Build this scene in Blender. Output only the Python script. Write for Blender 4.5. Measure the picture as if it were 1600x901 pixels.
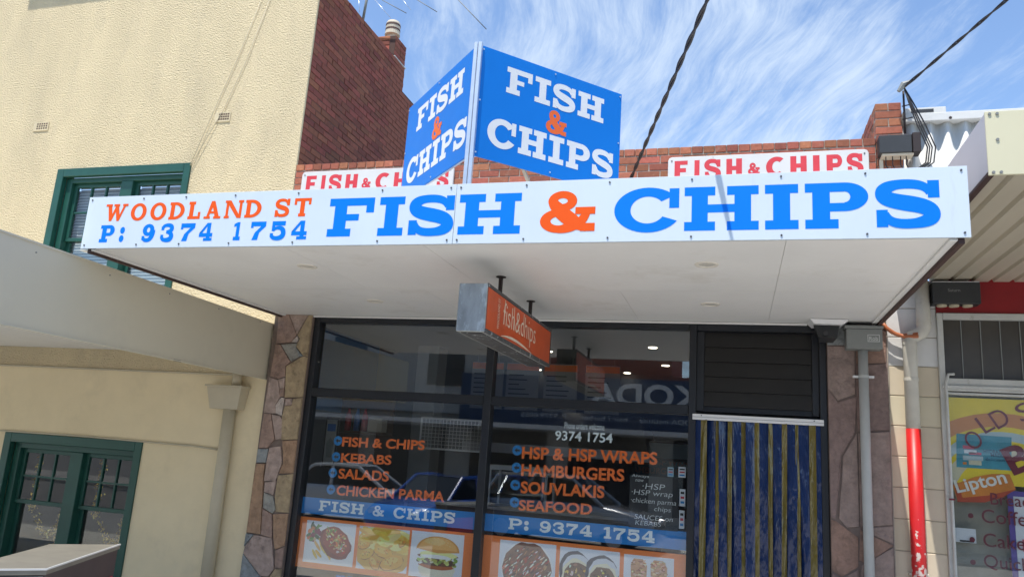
import bpy, bmesh, math, random
import numpy as np
from mathutils import Vector, Matrix
random.seed(7)
for o in list(bpy.data.objects): bpy.data.objects.remove(o)
SC = bpy.context.scene
COL = SC.collection
R_ = math.radians

# ------------------------------------------------------------------ camera
YAW, PITCH, ROLL, FPX = R_(16.736), R_(12.135), R_(3.886), 1193.43
CAM = Vector((0.0, -7.8, 1.62))
_f = Vector((-math.sin(YAW)*math.cos(PITCH), math.cos(YAW)*math.cos(PITCH), math.sin(PITCH)))
_r0 = Vector((math.cos(YAW), math.sin(YAW), 0)); _u0 = _r0.cross(_f)
_r = math.cos(ROLL)*_r0 + math.sin(ROLL)*_u0; _u = _r.cross(_f)
cd = bpy.data.cameras.new('camera'); cam = bpy.data.objects.new('camera', cd); COL.objects.link(cam)
cd.sensor_width = 36; cd.lens = FPX/1600*36; cd.clip_start = 0.05; cd.clip_end = 3000
cam.matrix_world = Matrix(((_r.x, _u.x, -_f.x, CAM.x), (_r.y, _u.y, -_f.y, CAM.y), (_r.z, _u.z, -_f.z, CAM.z), (0, 0, 0, 1)))
SC.camera = cam
def ray(x, y): return _r*((x-800)/FPX) - _u*((y-450.5)/FPX) + _f
def G(x, y, Y=0.0):            # point of the plane Y = const seen in the survey photo at that place
    d = ray(x, y); return CAM + d*((Y-CAM.y)/d.y)
def GX(x, y, X): d = ray(x, y); return CAM + d*((X-CAM.x)/d.x)
def GZ(x, y, Z): d = ray(x, y); return CAM + d*((Z-CAM.z)/d.z)

# ------------------------------------------------------------------ light
SUN_AZ, SUN_EL = R_(16.0), R_(69.0)      # azimuth: degrees left of the shop front's normal
sund = Vector((-math.sin(SUN_AZ)*math.cos(SUN_EL), -math.cos(SUN_AZ)*math.cos(SUN_EL), math.sin(SUN_EL)))
sl = bpy.data.lights.new('sun', 'SUN'); sl.energy = 3.5; sl.angle = R_(0.55); sl.color = (1, .955, .88)
so = bpy.data.objects.new('sun', sl); COL.objects.link(so); so.location = (0, -10, 30)
so.rotation_euler = (-sund).to_track_quat('-Z', 'Y').to_euler()
W = bpy.data.worlds.new('World'); SC.world = W; W.use_nodes = True
nt = W.node_tree; nt.nodes.clear()
def N(t, **k):
    n = nt.nodes.new(t)
    for a, b in k.items(): setattr(n, a, b)
    return n
out = N('ShaderNodeOutputWorld'); bg = N('ShaderNodeBackground'); bg.inputs[1].default_value = 0.15
sky = N('ShaderNodeTexSky', sky_type='NISHITA'); sky.sun_disc = False
sky.sun_elevation = SUN_EL; sky.sun_rotation = math.atan2(sund.x, sund.y); sky.air_density = 1.0; sky.dust_density = .1; sky.ozone_density = 3.0
# a high sheet of wind-drawn cirrus: direction projected on a level layer, stretched noise
tc = N('ShaderNodeTexCoord'); sp = N('ShaderNodeSeparateXYZ'); nt.links.new(tc.outputs['Generated'], sp.inputs[0])
def M(op, a, b=None, c=None):
    n = N('ShaderNodeMath', operation=op)
    for i, v in enumerate((a, b, c)):
        if v is None: continue
        if isinstance(v, (int, float)): n.inputs[i].default_value = v
        else: nt.links.new(v, n.inputs[i])
    return n.outputs[0]
zz = M('MAXIMUM', sp.outputs[2], .06)
uu = M('DIVIDE', sp.outputs[0], zz); vv = M('DIVIDE', sp.outputs[1], zz)
cb = N('ShaderNodeCombineXYZ'); nt.links.new(uu, cb.inputs[0]); nt.links.new(vv, cb.inputs[1])
wn = N('ShaderNodeTexNoise'); wn.inputs['Scale'].default_value = 1.3; wn.inputs['Detail'].default_value = 2; wn.inputs['Roughness'].default_value = .5; nt.links.new(cb.outputs[0], wn.inputs['Vector'])
wv = N('ShaderNodeVectorMath', operation='MULTIPLY_ADD'); nt.links.new(wn.outputs['Color'], wv.inputs[0]); wv.inputs[1].default_value = (.26, .26, 0); nt.links.new(cb.outputs[0], wv.inputs[2])
def cloud(rot, sc, scale, det, dist, rough=.6):
    vr = N('ShaderNodeVectorRotate', rotation_type='Z_AXIS'); vr.inputs['Angle'].default_value = rot; nt.links.new(wv.outputs[0], vr.inputs['Vector'])
    mp = N('ShaderNodeMapping'); mp.inputs['Scale'].default_value = sc
    nt.links.new(vr.outputs[0], mp.inputs[0])
    n = N('ShaderNodeTexNoise'); n.inputs['Scale'].default_value = scale; n.inputs['Detail'].default_value = det
    n.inputs['Roughness'].default_value = rough; n.inputs['Distortion'].default_value = dist
    nt.links.new(mp.outputs[0], n.inputs['Vector']); return n.outputs[0]
c1 = cloud(R_(70), (.42, 2.1, 1), 2.6, 10, .35, .70)
c2 = cloud(R_(76), (.7, 1.3, 1), 1.0, 5, .8)
c3 = cloud(R_(73), (.34, 3.2, 1), 6.5, 9, .45, .74)
s = M('ADD', M('ADD', M('MULTIPLY', c1, .5), M('MULTIPLY', c2, .75)), M('MULTIPLY', c3, .31))
cr = N('ShaderNodeMapRange'); cr.inputs[1].default_value = .70; cr.inputs[2].default_value = .99; cr.interpolation_type = 'SMOOTHSTEP'
nt.links.new(s, cr.inputs[0])
mx = N('ShaderNodeMix', data_type='RGBA'); nt.links.new(M('MULTIPLY', cr.outputs[0], .9), mx.inputs[0])
nt.links.new(sky.outputs[0], mx.inputs[6]); mx.inputs[7].default_value = (3.0, 3.55, 4.3, 1)
nt.links.new(mx.outputs[2], bg.inputs[0]); nt.links.new(bg.outputs[0], out.inputs[0])
SC.view_settings.view_transform = 'Standard'; SC.view_settings.look = 'None'; SC.view_settings.gamma = 1; SC.view_settings.use_curve_mapping = False
SC.view_settings.exposure = 0.75
SC.cycles.max_bounces = 10; SC.cycles.diffuse_bounces = 5; SC.cycles.glossy_bounces = 4; SC.cycles.transparent_max_bounces = 12
SC.cycles.sample_clamp_indirect = 6; SC.cycles.caustics_refractive = False; SC.cycles.use_denoising = True

# ------------------------------------------------------------------ materials
MATS = {}
def lin(c): return tuple(((v/255+.055)/1.055)**2.4 if v > 10 else v/255/12.92 for v in c)
def mat(name, color, rough=.6, metal=0., var=.0, vscale=6., bump=0., bscale=60., bdist=.01, rnd=0., dirt=None, dscale=3., dthr=(.55, .7), spec=.5, stretch=(1, 1, 1), emit=None, coat=0., bdetail=4, bst=False):
    m = bpy.data.materials.new(name); m.use_nodes = True; t = m.node_tree; b = t.nodes['Principled BSDF']
    L = t.links.new
    b.inputs['Roughness'].default_value = rough; b.inputs['Metallic'].default_value = metal; b.inputs['Specular IOR Level'].default_value = spec
    b.inputs['Coat Weight'].default_value = coat
    b.inputs['Base Color'].default_value = (*color, 1)
    tcn = t.nodes.new('ShaderNodeTexCoord'); geo = t.nodes.new('ShaderNodeNewGeometry')
    mp = t.nodes.new('ShaderNodeMapping'); mp.inputs['Scale'].default_value = stretch; L(geo.outputs['Position'], mp.inputs[0])
    src = None
    if var or rnd or dirt:
        hsv = t.nodes.new('ShaderNodeHueSaturation'); hsv.inputs['Color'].default_value = (*color, 1)
        val = None
        if var:
            n = t.nodes.new('ShaderNodeTexNoise'); n.inputs['Scale'].default_value = vscale; n.inputs['Detail'].default_value = 6; n.inputs['Roughness'].default_value = .65
            L(mp.outputs[0], n.inputs['Vector'])
            r = t.nodes.new('ShaderNodeMapRange'); r.inputs[1].default_value = .25; r.inputs[2].default_value = .75; r.inputs[3].default_value = 1-var; r.inputs[4].default_value = 1+var
            L(n.outputs[0], r.inputs[0]); val = r.outputs[0]
        if rnd:
            oi = t.nodes.new('ShaderNodeObjectInfo')
            r2 = t.nodes.new('ShaderNodeMapRange'); r2.inputs[3].default_value = 1-rnd; r2.inputs[4].default_value = 1+rnd; L(oi.outputs['Random'], r2.inputs[0])
            r3 = t.nodes.new('ShaderNodeMapRange'); r3.inputs[3].default_value = .492; r3.inputs[4].default_value = .515
            w = t.nodes.new('ShaderNodeMath'); w.operation = 'FRACT'; w2 = t.nodes.new('ShaderNodeMath'); w2.operation = 'MULTIPLY'; w2.inputs[1].default_value = 7.31
            L(oi.outputs['Random'], w2.inputs[0]); L(w2.outputs[0], w.inputs[0]); L(w.outputs[0], r3.inputs[0]); L(r3.outputs[0], hsv.inputs['Hue'])
            if val is None: val = r2.outputs[0]
            else:
                mm = t.nodes.new('ShaderNodeMath'); mm.operation = 'MULTIPLY'; L(val, mm.inputs[0]); L(r2.outputs[0], mm.inputs[1]); val = mm.outputs[0]
        if val is not None: L(val, hsv.inputs['Value'])
        src = hsv.outputs[0]
        if dirt:
            n = t.nodes.new('ShaderNodeTexNoise'); n.inputs['Scale'].default_value = dscale; n.inputs['Detail'].default_value = 8; n.inputs['Roughness'].default_value = .7
            L(mp.outputs[0], n.inputs['Vector'])
            r = t.nodes.new('ShaderNodeMapRange'); r.inputs[1].default_value = dthr[0]; r.inputs[2].default_value = dthr[1]; L(n.outputs[0], r.inputs[0])
            mxn = t.nodes.new('ShaderNodeMix'); mxn.data_type = 'RGBA'; L(r.outputs[0], mxn.inputs[0]); L(src, mxn.inputs[6]); mxn.inputs[7].default_value = (*dirt, 1); src = mxn.outputs[2]
        L(src, b.inputs['Base Color'])
    if bump:
        n = t.nodes.new('ShaderNodeTexNoise'); n.inputs['Scale'].default_value = bscale; n.inputs['Detail'].default_value = bdetail; L((mp if bst else geo).outputs[0 if bst else 'Position'], n.inputs['Vector'])
        bp = t.nodes.new('ShaderNodeBump'); bp.inputs['Strength'].default_value = bump; bp.inputs['Distance'].default_value = bdist
        L(n.outputs[0], bp.inputs['Height']); L(bp.outputs[0], b.inputs['Normal'])
    if emit:
        b.inputs['Emission Color'].default_value = (*emit[0], 1); b.inputs['Emission Strength'].default_value = emit[1]
    MATS[name] = m; return m
mat('roughcast', (.72, .595, .375), .9, var=.10, vscale=1.4, stretch=(1, 1, .35), dirt=(.59, .49, .32), dscale=1.8, dthr=(.5, .8), bump=1., bscale=46, bdist=.044, bdetail=10)
mat('render_wall', (.80, .675, .44), .85, var=.05, vscale=2.5, bump=.4, bscale=70, bdist=.005, dirt=(.68, .575, .38), dscale=1.6, dthr=(.55, .8))
mat('mortar', (.36, .31, .26), .95, var=.2, vscale=20, bump=.6, bscale=120, bdist=.004)
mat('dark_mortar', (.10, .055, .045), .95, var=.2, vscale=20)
mat('red_brick', (.34, .105, .062), .88, var=.22, vscale=22, rnd=.32, bump=.7, bscale=130, bdist=.004, dirt=(.30, .22, .16), dscale=9, dthr=(.58, .78))
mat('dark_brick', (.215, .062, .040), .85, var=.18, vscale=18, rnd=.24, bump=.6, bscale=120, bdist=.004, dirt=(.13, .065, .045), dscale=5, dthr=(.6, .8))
mat('white_panel', (.63, .71, .77), .34, var=.03, vscale=1.2, stretch=(3, 1, .5), dirt=(.52, .56, .58), dscale=2.6, dthr=(.62, .86), bump=.25, bscale=1.6, bdist=.03, bdetail=1)
mat('sign_blue', (.0, .20, .86), .5, spec=.15, var=.04, vscale=2); mat('sign_orange', (.86, .105, .012), .5, spec=.15, var=.04, vscale=2)
mat('panel_blue', (.0, .175, .62), .45, spec=.25, bump=.2, bscale=2.2, bdist=.03, bdetail=1, var=.04, vscale=1.5); mat('letter_white', (.72, .73, .74), .4, var=.03); mat('letter_orange', (.80, .13, .015), .4)
mat('alu', (.72, .73, .75), .35, .9, var=.08, vscale=12); mat('screw', (.10, .10, .11), .5, .6)
mat('soffit', (.80, .795, .775), .42, var=.05, vscale=1.2, bump=.12, bscale=1.3, bdist=.05, bdetail=2, dirt=(.60, .57, .51), dscale=1.3, dthr=(.56, .88))
mat('soffit_trim', (.78, .775, .75), .5, var=.04); mat('brown_trim', (.055, .026, .022), .6, var=.2, vscale=10)
mat('light_rim', (.70, .66, .58), .5); mat('light_lens', (.55, .53, .48), .3)
mat('galv', (.35, .36, .345), .5, .45, var=.3, vscale=9, stretch=(1, 1, .35), bump=.15, bscale=30, bdist=.004, dirt=(.50, .53, .52), dscale=14, dthr=(.56, .64))
mat('sign_face', (.60, .085, .016), .42, var=.14, vscale=3.0, dirt=(.44, .065, .016), dscale=2.2, dthr=(.5, .8)); mat('sign_edge', (.10, .10, .10), .6, .4, var=.3, vscale=12, dirt=(.5, .52, .52), dscale=16, dthr=(.6, .66))
mat('cream_print', (.70, .60, .47), .5); mat('dark_steel', (.035, .025, .024), .6, .3)
mat('old_sign', (.62, .61, .59), .55, var=.06, vscale=3, dirt=(.36, .34, .31), dscale=7, dthr=(.66, .74)); mat('old_red', (.60, .035, .05), .55, var=.12, vscale=8, dirt=(.50, .40, .38), dscale=9, dthr=(.68, .74))
mat('green_frame', (.012, .075, .054), .42, var=.15, vscale=5); mat('blind', (.42, .43, .43), .6); mat('tinsel', (.75, .55, .12), .25, .9)
mat('black_frame', (.018, .020, .024), .38, .2, var=.15, vscale=6); mat('louvre', (.015, .014, .013), .5, var=.15, spec=.35)
mat('grey_awning', (.61, .56, .435), .45, var=.04, vscale=.8, dirt=(.54, .50, .40), dscale=1.2, dthr=(.55, .85)); mat('cream_pipe', (.52, .455, .325), .5, var=.06)
mat('stone', (.26, .19, .165), .8, var=.26, vscale=13, bump=.8, bscale=26, bdist=.012, dirt=(.13, .09, .075), dscale=9, dthr=(.58, .7))
for nm, c in (('stone_yellow', (.33, .25, .15)), ('stone_brown', (.28, .19, .15)), ('stone_grey', (.26, .25, .22)), ('stone_pink', (.34, .255, .215)), ('stone_orange', (.31, .195, .12)), ('stone_light', (.42, .36, .32)), ('stone_slate', (.22, .235, .235))):
    mat(nm, tuple(v*1.12 for v in c), .8, var=.34, vscale=11, bump=1., bscale=22, bdist=.022, dirt=tuple(v*.55 for v in c), dscale=8, dthr=(.56, .7))
for nm, c in (('plum', (.24, .178, .155)), ('plum_dark', (.195, .135, .12)), ('plum_rust', (.235, .145, .11))):
    mat(nm, tuple(v*1.12 for v in c), .75, var=.34, vscale=8, bump=1., bscale=20, bdist=.018, dirt=tuple(v*.62 for v in c), dscale=5, dthr=(.52, .72))
mat('stone_joint', (.19, .145, .12), .95, var=.2, vscale=20)
mat('grey_pvc', (.42, .43, .42), .5, var=.08, vscale=6); mat('grey_box', (.21, .22, .21), .55, var=.08); mat('dark_box', (.028, .030, .032), .5, var=.15)
mat('plate', (.55, .56, .55), .5); mat('ink', (.03, .03, .03), .6); mat('white_rail', (.74, .74, .74), .4)
mat('block_cream', (.60, .52, .385), .7, var=.06, vscale=4, rnd=.05, bump=.2, bscale=60, bdist=.003, dirt=(.42, .37, .28), dscale=6, dthr=(.68, .78)); mat('block_white', (.64, .635, .62), .65, var=.07, vscale=4, bump=.2, bscale=50, bdist=.003, dirt=(.42, .41, .39), dscale=5, dthr=(.62, .76)); mat('block_joint', (.36, .32, .25), .9)
mat('pipe_grey', (.53, .505, .44), .5, var=.12, vscale=5, dirt=(.38, .35, .28), dscale=4, dthr=(.55, .75)); mat('pipe_red', (.52, .010, .012), .42, var=.12, vscale=6)
mat('copper_conduit', (.42, .13, .05), .45); mat('black_cable', (.018, .016, .018), .55); mat('iron_white', (.60, .595, .57), .5, var=.08, vscale=5, dirt=(.50, .47, .40), dscale=4, dthr=(.6, .8))
mat('neigh_fascia', (.66, .615, .42), .5, var=.03, vscale=1.5); mat('neigh_end', (.50, .48, .485), .5, var=.05, vscale=1.5); mat('neigh_soffit', (.50, .45, .355), .4, .1, var=.12, vscale=2, stretch=(1, .25, 1))
mat('red_beam', (.23, .005, .008), .55, var=.12, vscale=5); mat('neigh_frame', (.50, .50, .47), .5, var=.12, vscale=6, dirt=(.30, .28, .24), dscale=8, dthr=(.6, .75)); mat('fluted', (.055, .048, .04), .3, var=.2, vscale=4)
mat('poster_yellow', (.78, .60, .03), .5, var=.12, vscale=3); mat('poster_cream', (.62, .58, .42), .5); mat('poster_orange', (.60, .24, .07), .5); mat('poster_sky', (.42, .52, .56), .5); mat('card_blue', (.05, .27, .36), .5, var=.2, vscale=9)
mat('maroon', (.16, .010, .028), .5); mat('tea_red', (.42, .055, .015), .5, var=.25, vscale=5); mat('tea_orange', (.62, .21, .02), .5, var=.2, vscale=5); mat('print_white', (.75, .74, .70), .5); mat('purple', (.10, .06, .30), .5); mat('paper', (.66, .68, .72), .6, var=.04); mat('olive', (.42, .42, .08), .5); mat('dim_shop', (.30, .285, .235), .7, var=.3, vscale=3); mat('pink_print', (.55, .10, .16), .5)
mat('strip_blue', (.011, .028, .100), .12, var=.2, vscale=5, bump=.8, bscale=7, bdist=.06, bst=True, stretch=(1, 1, .25), spec=.7); mat('strip_yellow', (.135, .105, .02), .13, var=.3, vscale=5, bump=.8, bscale=7, bdist=.06, bst=True, stretch=(1, 1, .25), spec=.7)
mat('menu_orange', (.86, .17, .02), .5); mat('band_blue', (.0, .20, .56), .5); mat('band_white', (.76, .82, .84), .5); mat('poster_or', (.90, .24, .05), .45); mat('bullet_blue', (.01, .20, .50), .5); mat('photo_bg', (.62, .64, .72), .4); mat('board_black', (.018, .018, .02), .7, var=.2, vscale=6); mat('chalk', (.60, .62, .62), .9)
mat('concrete', (.58, .55, .49), .9, var=.1, vscale=1.2, bump=.3, bscale=60, bdist=.004); mat('pale_road', (.29, .28, .265), .9, var=.2, vscale=3, bump=.5, bscale=90, bdist=.01); mat('kerb', (.34, .33, .31), .9, var=.1)  # footpath and road lightened to bounce more sun into the shaded fronts
mat('int_wall', (.14, .15, .165), .7, var=.06); mat('int_blue', (.03, .13, .30), .6, var=.1); mat('int_floor', (.08, .075, .07), .5); mat('int_ceil', (.20, .21, .22), .8); mat('lamp_on', (1, .95, .85), .5, emit=((1, .88, .68), 4.5)); mat('steel', (.45, .46, .47), .35, .8, var=.1); mat('int_dark', (.028, .026, .026), .5, var=.2); mat('white_board', (.30, .30, .29), .6); mat('bottle_red', (.42, .015, .02), .25); mat('bottle_blue', (.04, .13, .36), .3); mat('wood', (.10, .05, .025), .5, var=.2); mat('carton', (.45, .40, .33), .7); mat('pale_blue', (.25, .36, .42), .5); mat('int_tile', (.30, .31, .30), .4, var=.1)
mat('opp_brick', (.27, .085, .055), .9, var=.2, vscale=4); mat('opp_navy', (.012, .04, .10), .5); mat('opp_white', (.60, .60, .60), .5); mat('opp_wall', (.42, .41, .39), .8, var=.1); mat('opp_dark', (.03, .03, .035), .2)
mat('car_white', (.72, .73, .74), .2, coat=1.); mat('car_silver', (.36, .37, .38), .25, .6, coat=1.); mat('car_blue', (.015, .10, .45), .22, coat=1.); mat('car_glass', (.015, .017, .02), .05); mat('tyre', (.02, .02, .02), .8); mat('rim', (.5, .5, .52), .35, .8)
mat('bin_top', (.25, .23, .19), .4, .35, var=.2, vscale=6); mat('bin_side', (.085, .062, .062), .45, .3, var=.15, vscale=5); mat('bin_front', (.42, .44, .45), .4, .5, var=.06); mat('bin_edge', (.75, .75, .74), .35, .4); mat('sticker_red', (.5, .03, .05), .5)
mat('pot', (.56, .49, .38), .7, var=.1, vscale=8); mat('pot_band', (.10, .05, .04), .7); mat('flash', (.62, .60, .58), .5); mat('vent', (.62, .52, .34), .85, var=.1); mat('vent_hole', (.09, .05, .035), .9); mat('roof_tile', (.20, .08, .05), .8)
def glassmat(name, r0=.045, tint=(.95, .97, .97), dirt=0.):
    m = bpy.data.materials.new(name); m.use_nodes = True; t = m.node_tree; t.nodes.clear(); L = t.links.new
    o = t.nodes.new('ShaderNodeOutputMaterial'); mixn = t.nodes.new('ShaderNodeMixShader'); tr = t.nodes.new('ShaderNodeBsdfTransparent'); gl = t.nodes.new('ShaderNodeBsdfGlossy')
    tr.inputs[0].default_value = (*tint, 1); gl.inputs['Roughness'].default_value = 0.0; gl.inputs[0].default_value = (1, 1, 1, 1)
    g = t.nodes.new('ShaderNodeNewGeometry'); d = t.nodes.new('ShaderNodeVectorMath'); d.operation = 'DOT_PRODUCT'; L(g.outputs['Incoming'], d.inputs[0]); L(g.outputs['Normal'], d.inputs[1])
    def mm(op, a, b):
        n = t.nodes.new('ShaderNodeMath'); n.operation = op
        for i, v in enumerate((a, b)):
            if isinstance(v, (int, float)): n.inputs[i].default_value = v
            elif v is not None: L(v, n.inputs[i])
        return n.outputs[0]
    f = mm('ADD', mm('MULTIPLY', mm('POWER', mm('SUBTRACT', 1., mm('ABSOLUTE', d.outputs['Value'], None)), 5.), 1-r0), r0)
    L(f, mixn.inputs[0]); L(tr.outputs[0], mixn.inputs[1]); L(gl.outputs[0], mixn.inputs[2]); L(mixn.outputs[0], o.inputs[0]); MATS[name] = m
glassmat('glass', .085); glassmat('house_glass', .06, (.92, .95, .95))
def attrmat(name):
    m = bpy.data.materials.new(name); m.use_nodes = True; t = m.node_tree; b = t.nodes['Principled BSDF']
    a = t.nodes.new('ShaderNodeVertexColor'); a.layer_name = 'Col'; t.links.new(a.outputs[0], b.inputs['Base Color']); b.inputs['Roughness'].default_value = .45; MATS[name] = m
attrmat('food_print')
# worn paint on the red pipe: white flecks towards its foot
def worn():
    m = MATS['pipe_red']; t = m.node_tree; b = t.nodes['Principled BSDF']; L = t.links.new
    src = b.inputs['Base Color'].links[0].from_socket
    g = t.nodes.new('ShaderNodeNewGeometry'); s_ = t.nodes.new('ShaderNodeSeparateXYZ'); L(g.outputs['Position'], s_.inputs[0])
    n = t.nodes.new('ShaderNodeTexNoise'); n.inputs['Scale'].default_value = 22; n.inputs['Detail'].default_value = 6; L(g.outputs['Position'], n.inputs['Vector'])
    r = t.nodes.new('ShaderNodeMapRange'); r.inputs[1].default_value = 1.45; r.inputs[2].default_value = .7; r.inputs[3].default_value = -.25; r.inputs[4].default_value = .05; L(s_.outputs[2], r.inputs[0])
    a = t.nodes.new('ShaderNodeMath'); L(n.outputs[0], a.inputs[0]); L(r.outputs[0], a.inputs[1])
    r2 = t.nodes.new('ShaderNodeMapRange'); r2.inputs[1].default_value = .47; r2.inputs[2].default_value = .53; L(a.outputs[0], r2.inputs[0])
    x = t.nodes.new('ShaderNodeMix'); x.data_type = 'RGBA'; L(r2.outputs[0], x.inputs[0]); L(src, x.inputs[6]); x.inputs[7].default_value = (.62, .52, .47, 1); L(x.outputs[2], b.inputs['Base Color'])
worn()

# ------------------------------------------------------------------ mesh helpers
WORLD = {}
class MB:
    def __init__(s): s.v = []; s.f = []
    def add(s, vs, fs):
        n = len(s.v); s.v += [tuple(p) for p in vs]; s.f += [tuple(i+n for i in f) for f in fs]; return s
    def box(s, x0, x1, y0, y1, z0, z1):
        return s.add([(x0,y0,z0),(x1,y0,z0),(x1,y1,z0),(x0,y1,z0),(x0,y0,z1),(x1,y0,z1),(x1,y1,z1),(x0,y1,z1)],
                     [(0,3,2,1),(4,5,6,7),(0,1,5,4),(1,2,6,5),(2,3,7,6),(3,0,4,7)])
    def bbox(s, x0, x1, y0, y1, z0, z1, b=.004):     # chamfered box
        c = [(x0, x1), (y0, y1), (z0, z1)]; vs = []; idx = {}
        for i in (0, 1):
            for j in (0, 1):
                for k in (0, 1):
                    p = (c[0][i], c[1][j], c[2][k]); sg = (1-2*i, 1-2*j, 1-2*k)
                    for a in range(3):                # vertex lying on the face normal to axis a
                        q = [p[m] + (0 if m == a else sg[m]*b) for m in range(3)]
                        idx[(i, j, k, a)] = len(vs); vs.append(tuple(q))
        fs = []
        for a in range(3):
            u, w = (a+1) % 3, (a+2) % 3
            for side in (0, 1):
                cyc = []
                for (p, q) in ((0, 0), (1, 0), (1, 1), (0, 1)):
                    t = [0, 0, 0]; t[a] = side; t[u] = p; t[w] = q; cyc.append(idx[(*t, a)])
                fs.append(cyc if side else cyc[::-1])
            for p in (0, 1):                          # edges running along a
                for q in (0, 1):
                    t0 = [0, 0, 0]; t0[u] = p; t0[w] = q; t1 = list(t0); t1[a] = 1
                    fs.append((idx[(*t0, u)], idx[(*t1, u)], idx[(*t1, w)], idx[(*t0, w)]))
        for i in (0, 1):
            for j in (0, 1):
                for k in (0, 1): fs.append((idx[(i, j, k, 0)], idx[(i, j, k, 1)], idx[(i, j, k, 2)]))
        return s.add(vs, fs)
    def tube(s, pts, r, n=10, cap=True):
        pts = [Vector(p) for p in pts]; rr = r if isinstance(r, (list, tuple)) else [r]*len(pts)
        vs = []; fs = []; up = Vector((.13, .27, .95)); prev = None
        for i, p in enumerate(pts):
            d = (pts[min(i+1, len(pts)-1)] - pts[max(i-1, 0)]).normalized()
            a = (prev if prev is not None else d.orthogonal()); a = (a - d*a.dot(d)).normalized(); b = d.cross(a); prev = a
            for k in range(n):
                t = 2*math.pi*k/n; vs.append(p + (a*math.cos(t) + b*math.sin(t))*rr[i])
        for i in range(len(pts)-1):
            for k in range(n): fs.append((i*n+k, i*n+(k+1) % n, (i+1)*n+(k+1) % n, (i+1)*n+k))
        if cap: fs += [tuple(range(n))[::-1], tuple(range((len(pts)-1)*n, len(pts)*n))]
        return s.add(vs, fs)
    def prism(s, poly, o, u, w, nrm, depth, bev=0., rough=None):   # polygon (2-D) in plane o,u,w pushed out along nrm, chamfered front
        o, u, w, nrm = map(Vector, (o, u, w, nrm)); n = len(poly)
        ar = sum(poly[i][0]*poly[(i+1) % n][1]-poly[(i+1) % n][0]*poly[i][1] for i in range(n))
        if ar < 0: poly = poly[::-1]
        P = [Vector(p) for p in poly]
        def ins(b):
            q = []
            for i in range(n):
                a = (P[i]-P[i-1]).normalized(); c = (P[(i+1) % n]-P[i]).normalized()
                na = Vector((-a.y, a.x)); nc = Vector((-c.y, c.x)); m = (na+nc); m = m/max(m.length_squared, .3)*2*.5
                q.append(P[i] + (na+nc)/max((1+na.dot(nc)), .45)*b)
            return q
        rings = [([*P], 0.), ([*P], depth-bev)] + ([(ins(bev), depth)] if bev else [])
        vs = [o + u*p.x + w*p.y + nrm*d for ring, d in rings for p in ring]; fs = []
        for k in range(len(rings)-1):
            for i in range(n): fs.append((k*n+i, k*n+(i+1) % n, (k+1)*n+(i+1) % n, (k+1)*n+i))
        top = list(range((len(rings)-1)*n, len(rings)*n))
        if rough:
            c0 = sum((vs[i] for i in top), Vector())/n; mid = []
            for i in top: mid.append(len(vs)); vs.append(vs[i].lerp(c0, random.uniform(.35, .6)) + nrm*random.uniform(-rough, rough))
            vs.append(c0 + nrm*random.uniform(-rough, rough)); ce = len(vs)-1
            for i in range(n): fs += [(top[i], top[(i+1) % n], mid[(i+1) % n], mid[i]), (mid[i], mid[(i+1) % n], ce)]
        else: fs.append(tuple(top))
        if u.cross(w).dot(nrm) < 0: fs = [f[::-1] for f in fs]
        return s.add(vs, fs)
    def build(s, name, m, parent=None, smooth=False, **props):
        v = np.array(s.v, float); c = (v.min(0)+v.max(0))/2
        me = bpy.data.meshes.new(name); me.from_pydata([tuple(p-c) for p in v], [], s.f); me.update()
        if m: me.materials.append(MATS[m])
        if smooth:
            for p in me.polygons: p.use_smooth = True
        return place(name, me, c, parent, **props)
def place(name, me, c, parent=None, **props):
    o = bpy.data.objects.new(name, me); COL.objects.link(o); c = Vector(c)
    if parent is not None: o.parent = parent; o.location = c - WORLD[parent.name]
    else: o.location = c
    WORLD[o.name] = c
    for k, val in props.items(): o[k] = val
    return o
def thing(name, label, cat, loc, group=None):
    o = bpy.data.objects.new(name, None); COL.objects.link(o); o.location = loc; o.empty_display_size = .1
    o['label'] = label; o['category'] = cat
    if group: o['group'] = group
    WORLD[o.name] = Vector(loc); return o
def box(name, m, parent, *b, bev=0, **k):
    mb = MB(); mb.bbox(*b, b=bev) if bev else mb.box(*b)
    return mb.build(name, m, parent, **k)
def tube(name, m, parent, pts, r, n=10, **k): return MB().tube(pts, r, n).build(name, m, parent, smooth=True, **k)

# ------------------------------------------------------------------ lettering
def strip(path, w):
    P = [Vector(p) for p in path]; W_ = w if isinstance(w, (list, tuple)) else [w]*len(P); polys = []; L = []; Rr = []
    for i, p in enumerate(P):
        a, b = P[max(i-1, 0)], P[min(i+1, len(P)-1)]; d = (b-a).normalized(); n = Vector((-d.y, d.x)); wl = wr = W_[i]/2
        if 0 < i < len(P)-1:
            cr_ = (p.x-a.x)*(b.y-p.y)-(p.y-a.y)*(b.x-p.x)
            if abs(cr_) > 1e-9:
                rad = (p-a).length*(b-p).length*(b-a).length/(2*abs(cr_))
                if cr_ > 0: wl = min(wl, rad*.93)
                else: wr = min(wr, rad*.93)
        L.append(p+n*wl); Rr.append(p-n*wr)
    return [[L[i], Rr[i], Rr[i+1], L[i+1]] for i in range(len(P)-1)]
def ring(cx, cy, rx, ry, tx, ty, a0=0, a1=360, n=32):
    out_ = []
    for i in range(n):
        a, b = R_(a0+(a1-a0)*i/n), R_(a0+(a1-a0)*(i+1)/n)
        out_.append([(cx+rx*math.cos(a), cy+ry*math.sin(a)), (cx+rx*math.cos(b), cy+ry*math.sin(b)),
                     (cx+(rx-tx)*math.cos(b), cy+(ry-ty)*math.sin(b)), (cx+(rx-tx)*math.cos(a), cy+(ry-ty)*math.sin(a))])
    return out_
def rect(x0, y0, x1, y1): return [[(x0, y0), (x1, y0), (x1, y1), (x0, y1)]]
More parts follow.
